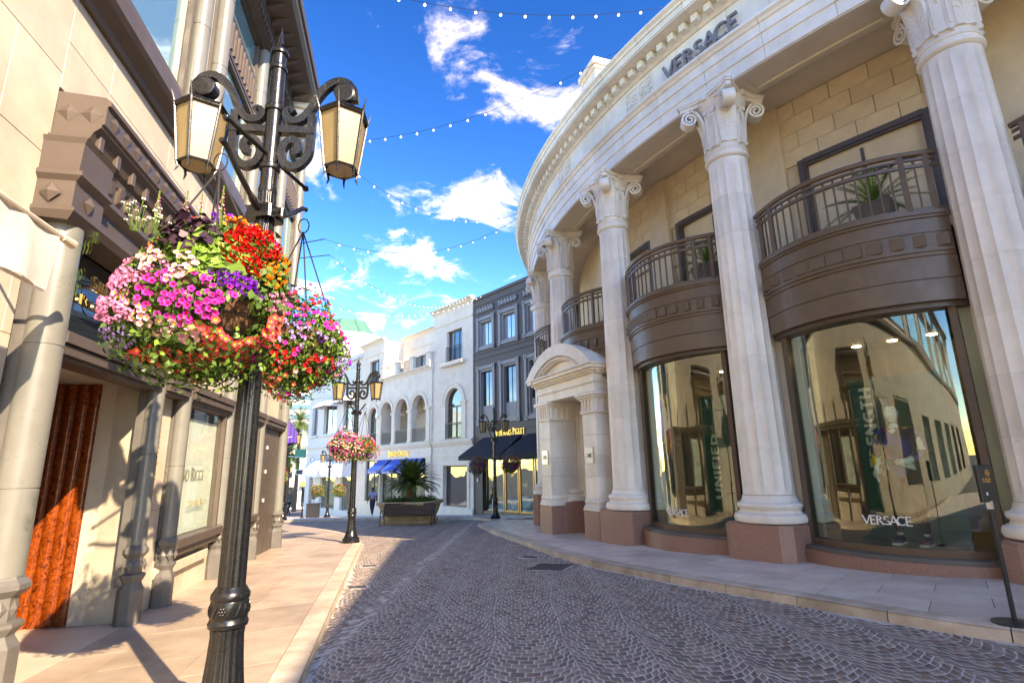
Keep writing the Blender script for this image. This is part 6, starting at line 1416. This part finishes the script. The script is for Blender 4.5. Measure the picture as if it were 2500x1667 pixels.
# potted palms on the balconies
for k,(a_,r_) in enumerate(((221.2,19.35),(210.6,19.3),(198.6,19.4))):
    p=WP(r_,a_,5.02); o=empty('potted_palm',p,rad(a_),['spiky palm in a tall dark pot on the nearest balcony','spiky palm in a dark pot on the middle balcony','small dark plant on the balcony above the entrance'][k],'potted plant','potted palms on the balconies')
    h=.78 if k<2 else .35
    mb=MB(); w0,w1=.2,.3; mb.add([(-w0,-w0,0),(w0,-w0,0),(w0,w0,0),(-w0,w0,0),(-w1,-w1,h),(w1,-w1,h),(w1,w1,h),(-w1,w1,h)],[(0,3,2,1),(4,5,6,7),(0,1,5,4),(1,2,6,5),(2,3,7,6),(3,0,4,7)]).build('pot','base_paint',o)
    fronds(o,(0,0,h+.02),34,.95 if k<2 else .4,'leaf_lime' if k<2 else 'leaf',60+k,droop=.8,leaf=.14,el=(5,85),step=.05,w=.03)
# ------------------------------------------------------------------ sign stand, bin, bollard, street signs, palms
sx_,sy_=4.98,5.85; ss=empty('sign_stand',(sx_,sy_,zg(sx_,sy_)),rad(20),'black no smoking sign on a post stand at the right pavement edge','sign')
MB().lathe([(.19,0),(.19,.015),(.06,.03),(.03,.045),(.0,.046)],28).build('base','black_plastic',ss,smooth=True,angle=35); MB().tube([(0,0,.03),(0,0,1.12)],.022,10).build('post','black_plastic',ss,smooth=True); MB().tube([(-.05,0,1.10),(.05,0,1.10)],.008,6).tube([(0,0,1.1),(0,0,1.18)],.03,8).build('bracket','steel',ss)
bd=MB().bbox(-.12,.12,-.02,.02,1.17,1.55,.008).build('board','black_plastic',ss)
sgn=MB(); sgn.plate([arcpts(.03,1.465,.035,0,360,24)[:-1],arcpts(.03,1.465,.028,0,360,24)[:-1]],-.0225,-.02); sgn.ribbon([(.008,1.487),(.052,1.443)],.007,-.0232,-.0205); sgn.box(.01,.05,-.0229,-.0206,1.459,1.468); sgn.build('prohibition_symbol','orange_print',bd)
for w_,z_ in (('NO SMOKING',1.395),('NO VAPING',1.370)): t=text_mb(w_,.018,.2,.16,.001,serif=False); t.v=[(x,y-.0205,z+z_) for x,y,z in t.v]; t.build('lettering','orange_print',bd)
MB().box(-.05,-.025,-.022,-.0205,1.24,1.27).build('sticker','white_letter',bd)
bx,by=-15.05,41.2; bn=empty('litter_bin',(bx,by,zg(bx,by)),rad(10),'black square litter bin on the far pavement','bin')
MB().bbox(-.42,.42,-.42,.42,0,.95,.03).build('body','iron',bn); MB().bbox(-.46,.46,-.46,.46,.95,1.02,.02).build('rim','iron',bn); MB().bbox(-.12,.12,-.06,.06,1.3,1.65,.01).tube([(0,0,1.0),(0,0,1.32)],.02,6).build('sign_plate','iron',bn)
for k in range(8): MB().box(-.36+k*.1,-.33+k*.1,-.435,-.42,.08,.88).build('slat','black_plastic',bn)
bx,by=-16.4,42.6; bo=empty('bollard',(bx,by,zg(bx,by)),0,'thin black bollard on the far pavement beside the litter bin','bollard'); MB().lathe([(.16,0),(.16,.05),(.06,.08),(.05,.9),(.07,.92),(.07,1.0),(.03,1.06),(0,1.08)],14).build('post','iron',bo,smooth=True)
sp_=empty('traffic_pole',(-23.4,62,zg(-23.4,62)),rad(0),'pale traffic pole with a green street sign far down the street','pole')
MB().tube([(0,0,0),(0,0,11)],[.16,.10],10).tube([(0,0,6.2),(-4,0,6.6)],.06,8).tube([(0,0,9.2),(-2.6,0,9.3)],.05,8).build('pole','white_paint',sp_); MB().box(-1.7,-.4,-.04,.04,4.2+2.1,5.3+2.1-.2).build('street_sign','street_green',sp_); MB().box(-1.5,.3,-.04,.04,4.35,4.95).build('one_way_sign','white_paint',sp_); MB().box(-1.4,.2,-.05,-.041,4.45,4.85).build('sign_face','black_plastic',sp_)
def palm(x,y,h,label,seed,ln=2.6):
    z=zg(x,y); o=empty('palm_tree',(x,y,z),0,label,'palm tree','palms along the far street')
    MB().tube([(0,0,0),(.1,0,h*.5),(.05,0,h)],[.32,.24,.2],10).build('trunk','palm_trunk',o,smooth=True)
    fronds(o,(.05,0,h),46,ln,'palm_leaf' if seed%2 else 'leaf_lime',seed,droop=1.5,leaf=.6,el=(-35,80),step=.12,w=.09)
palm(-30.0,75,12.0,'tall fan palm far behind the purple awning',71,3.0); palm(-27.5,66,7.0,'lower palm beside the traffic pole',72,2.6); palm(-36,84,8.5,'farthest palm across the street',73,2.8)
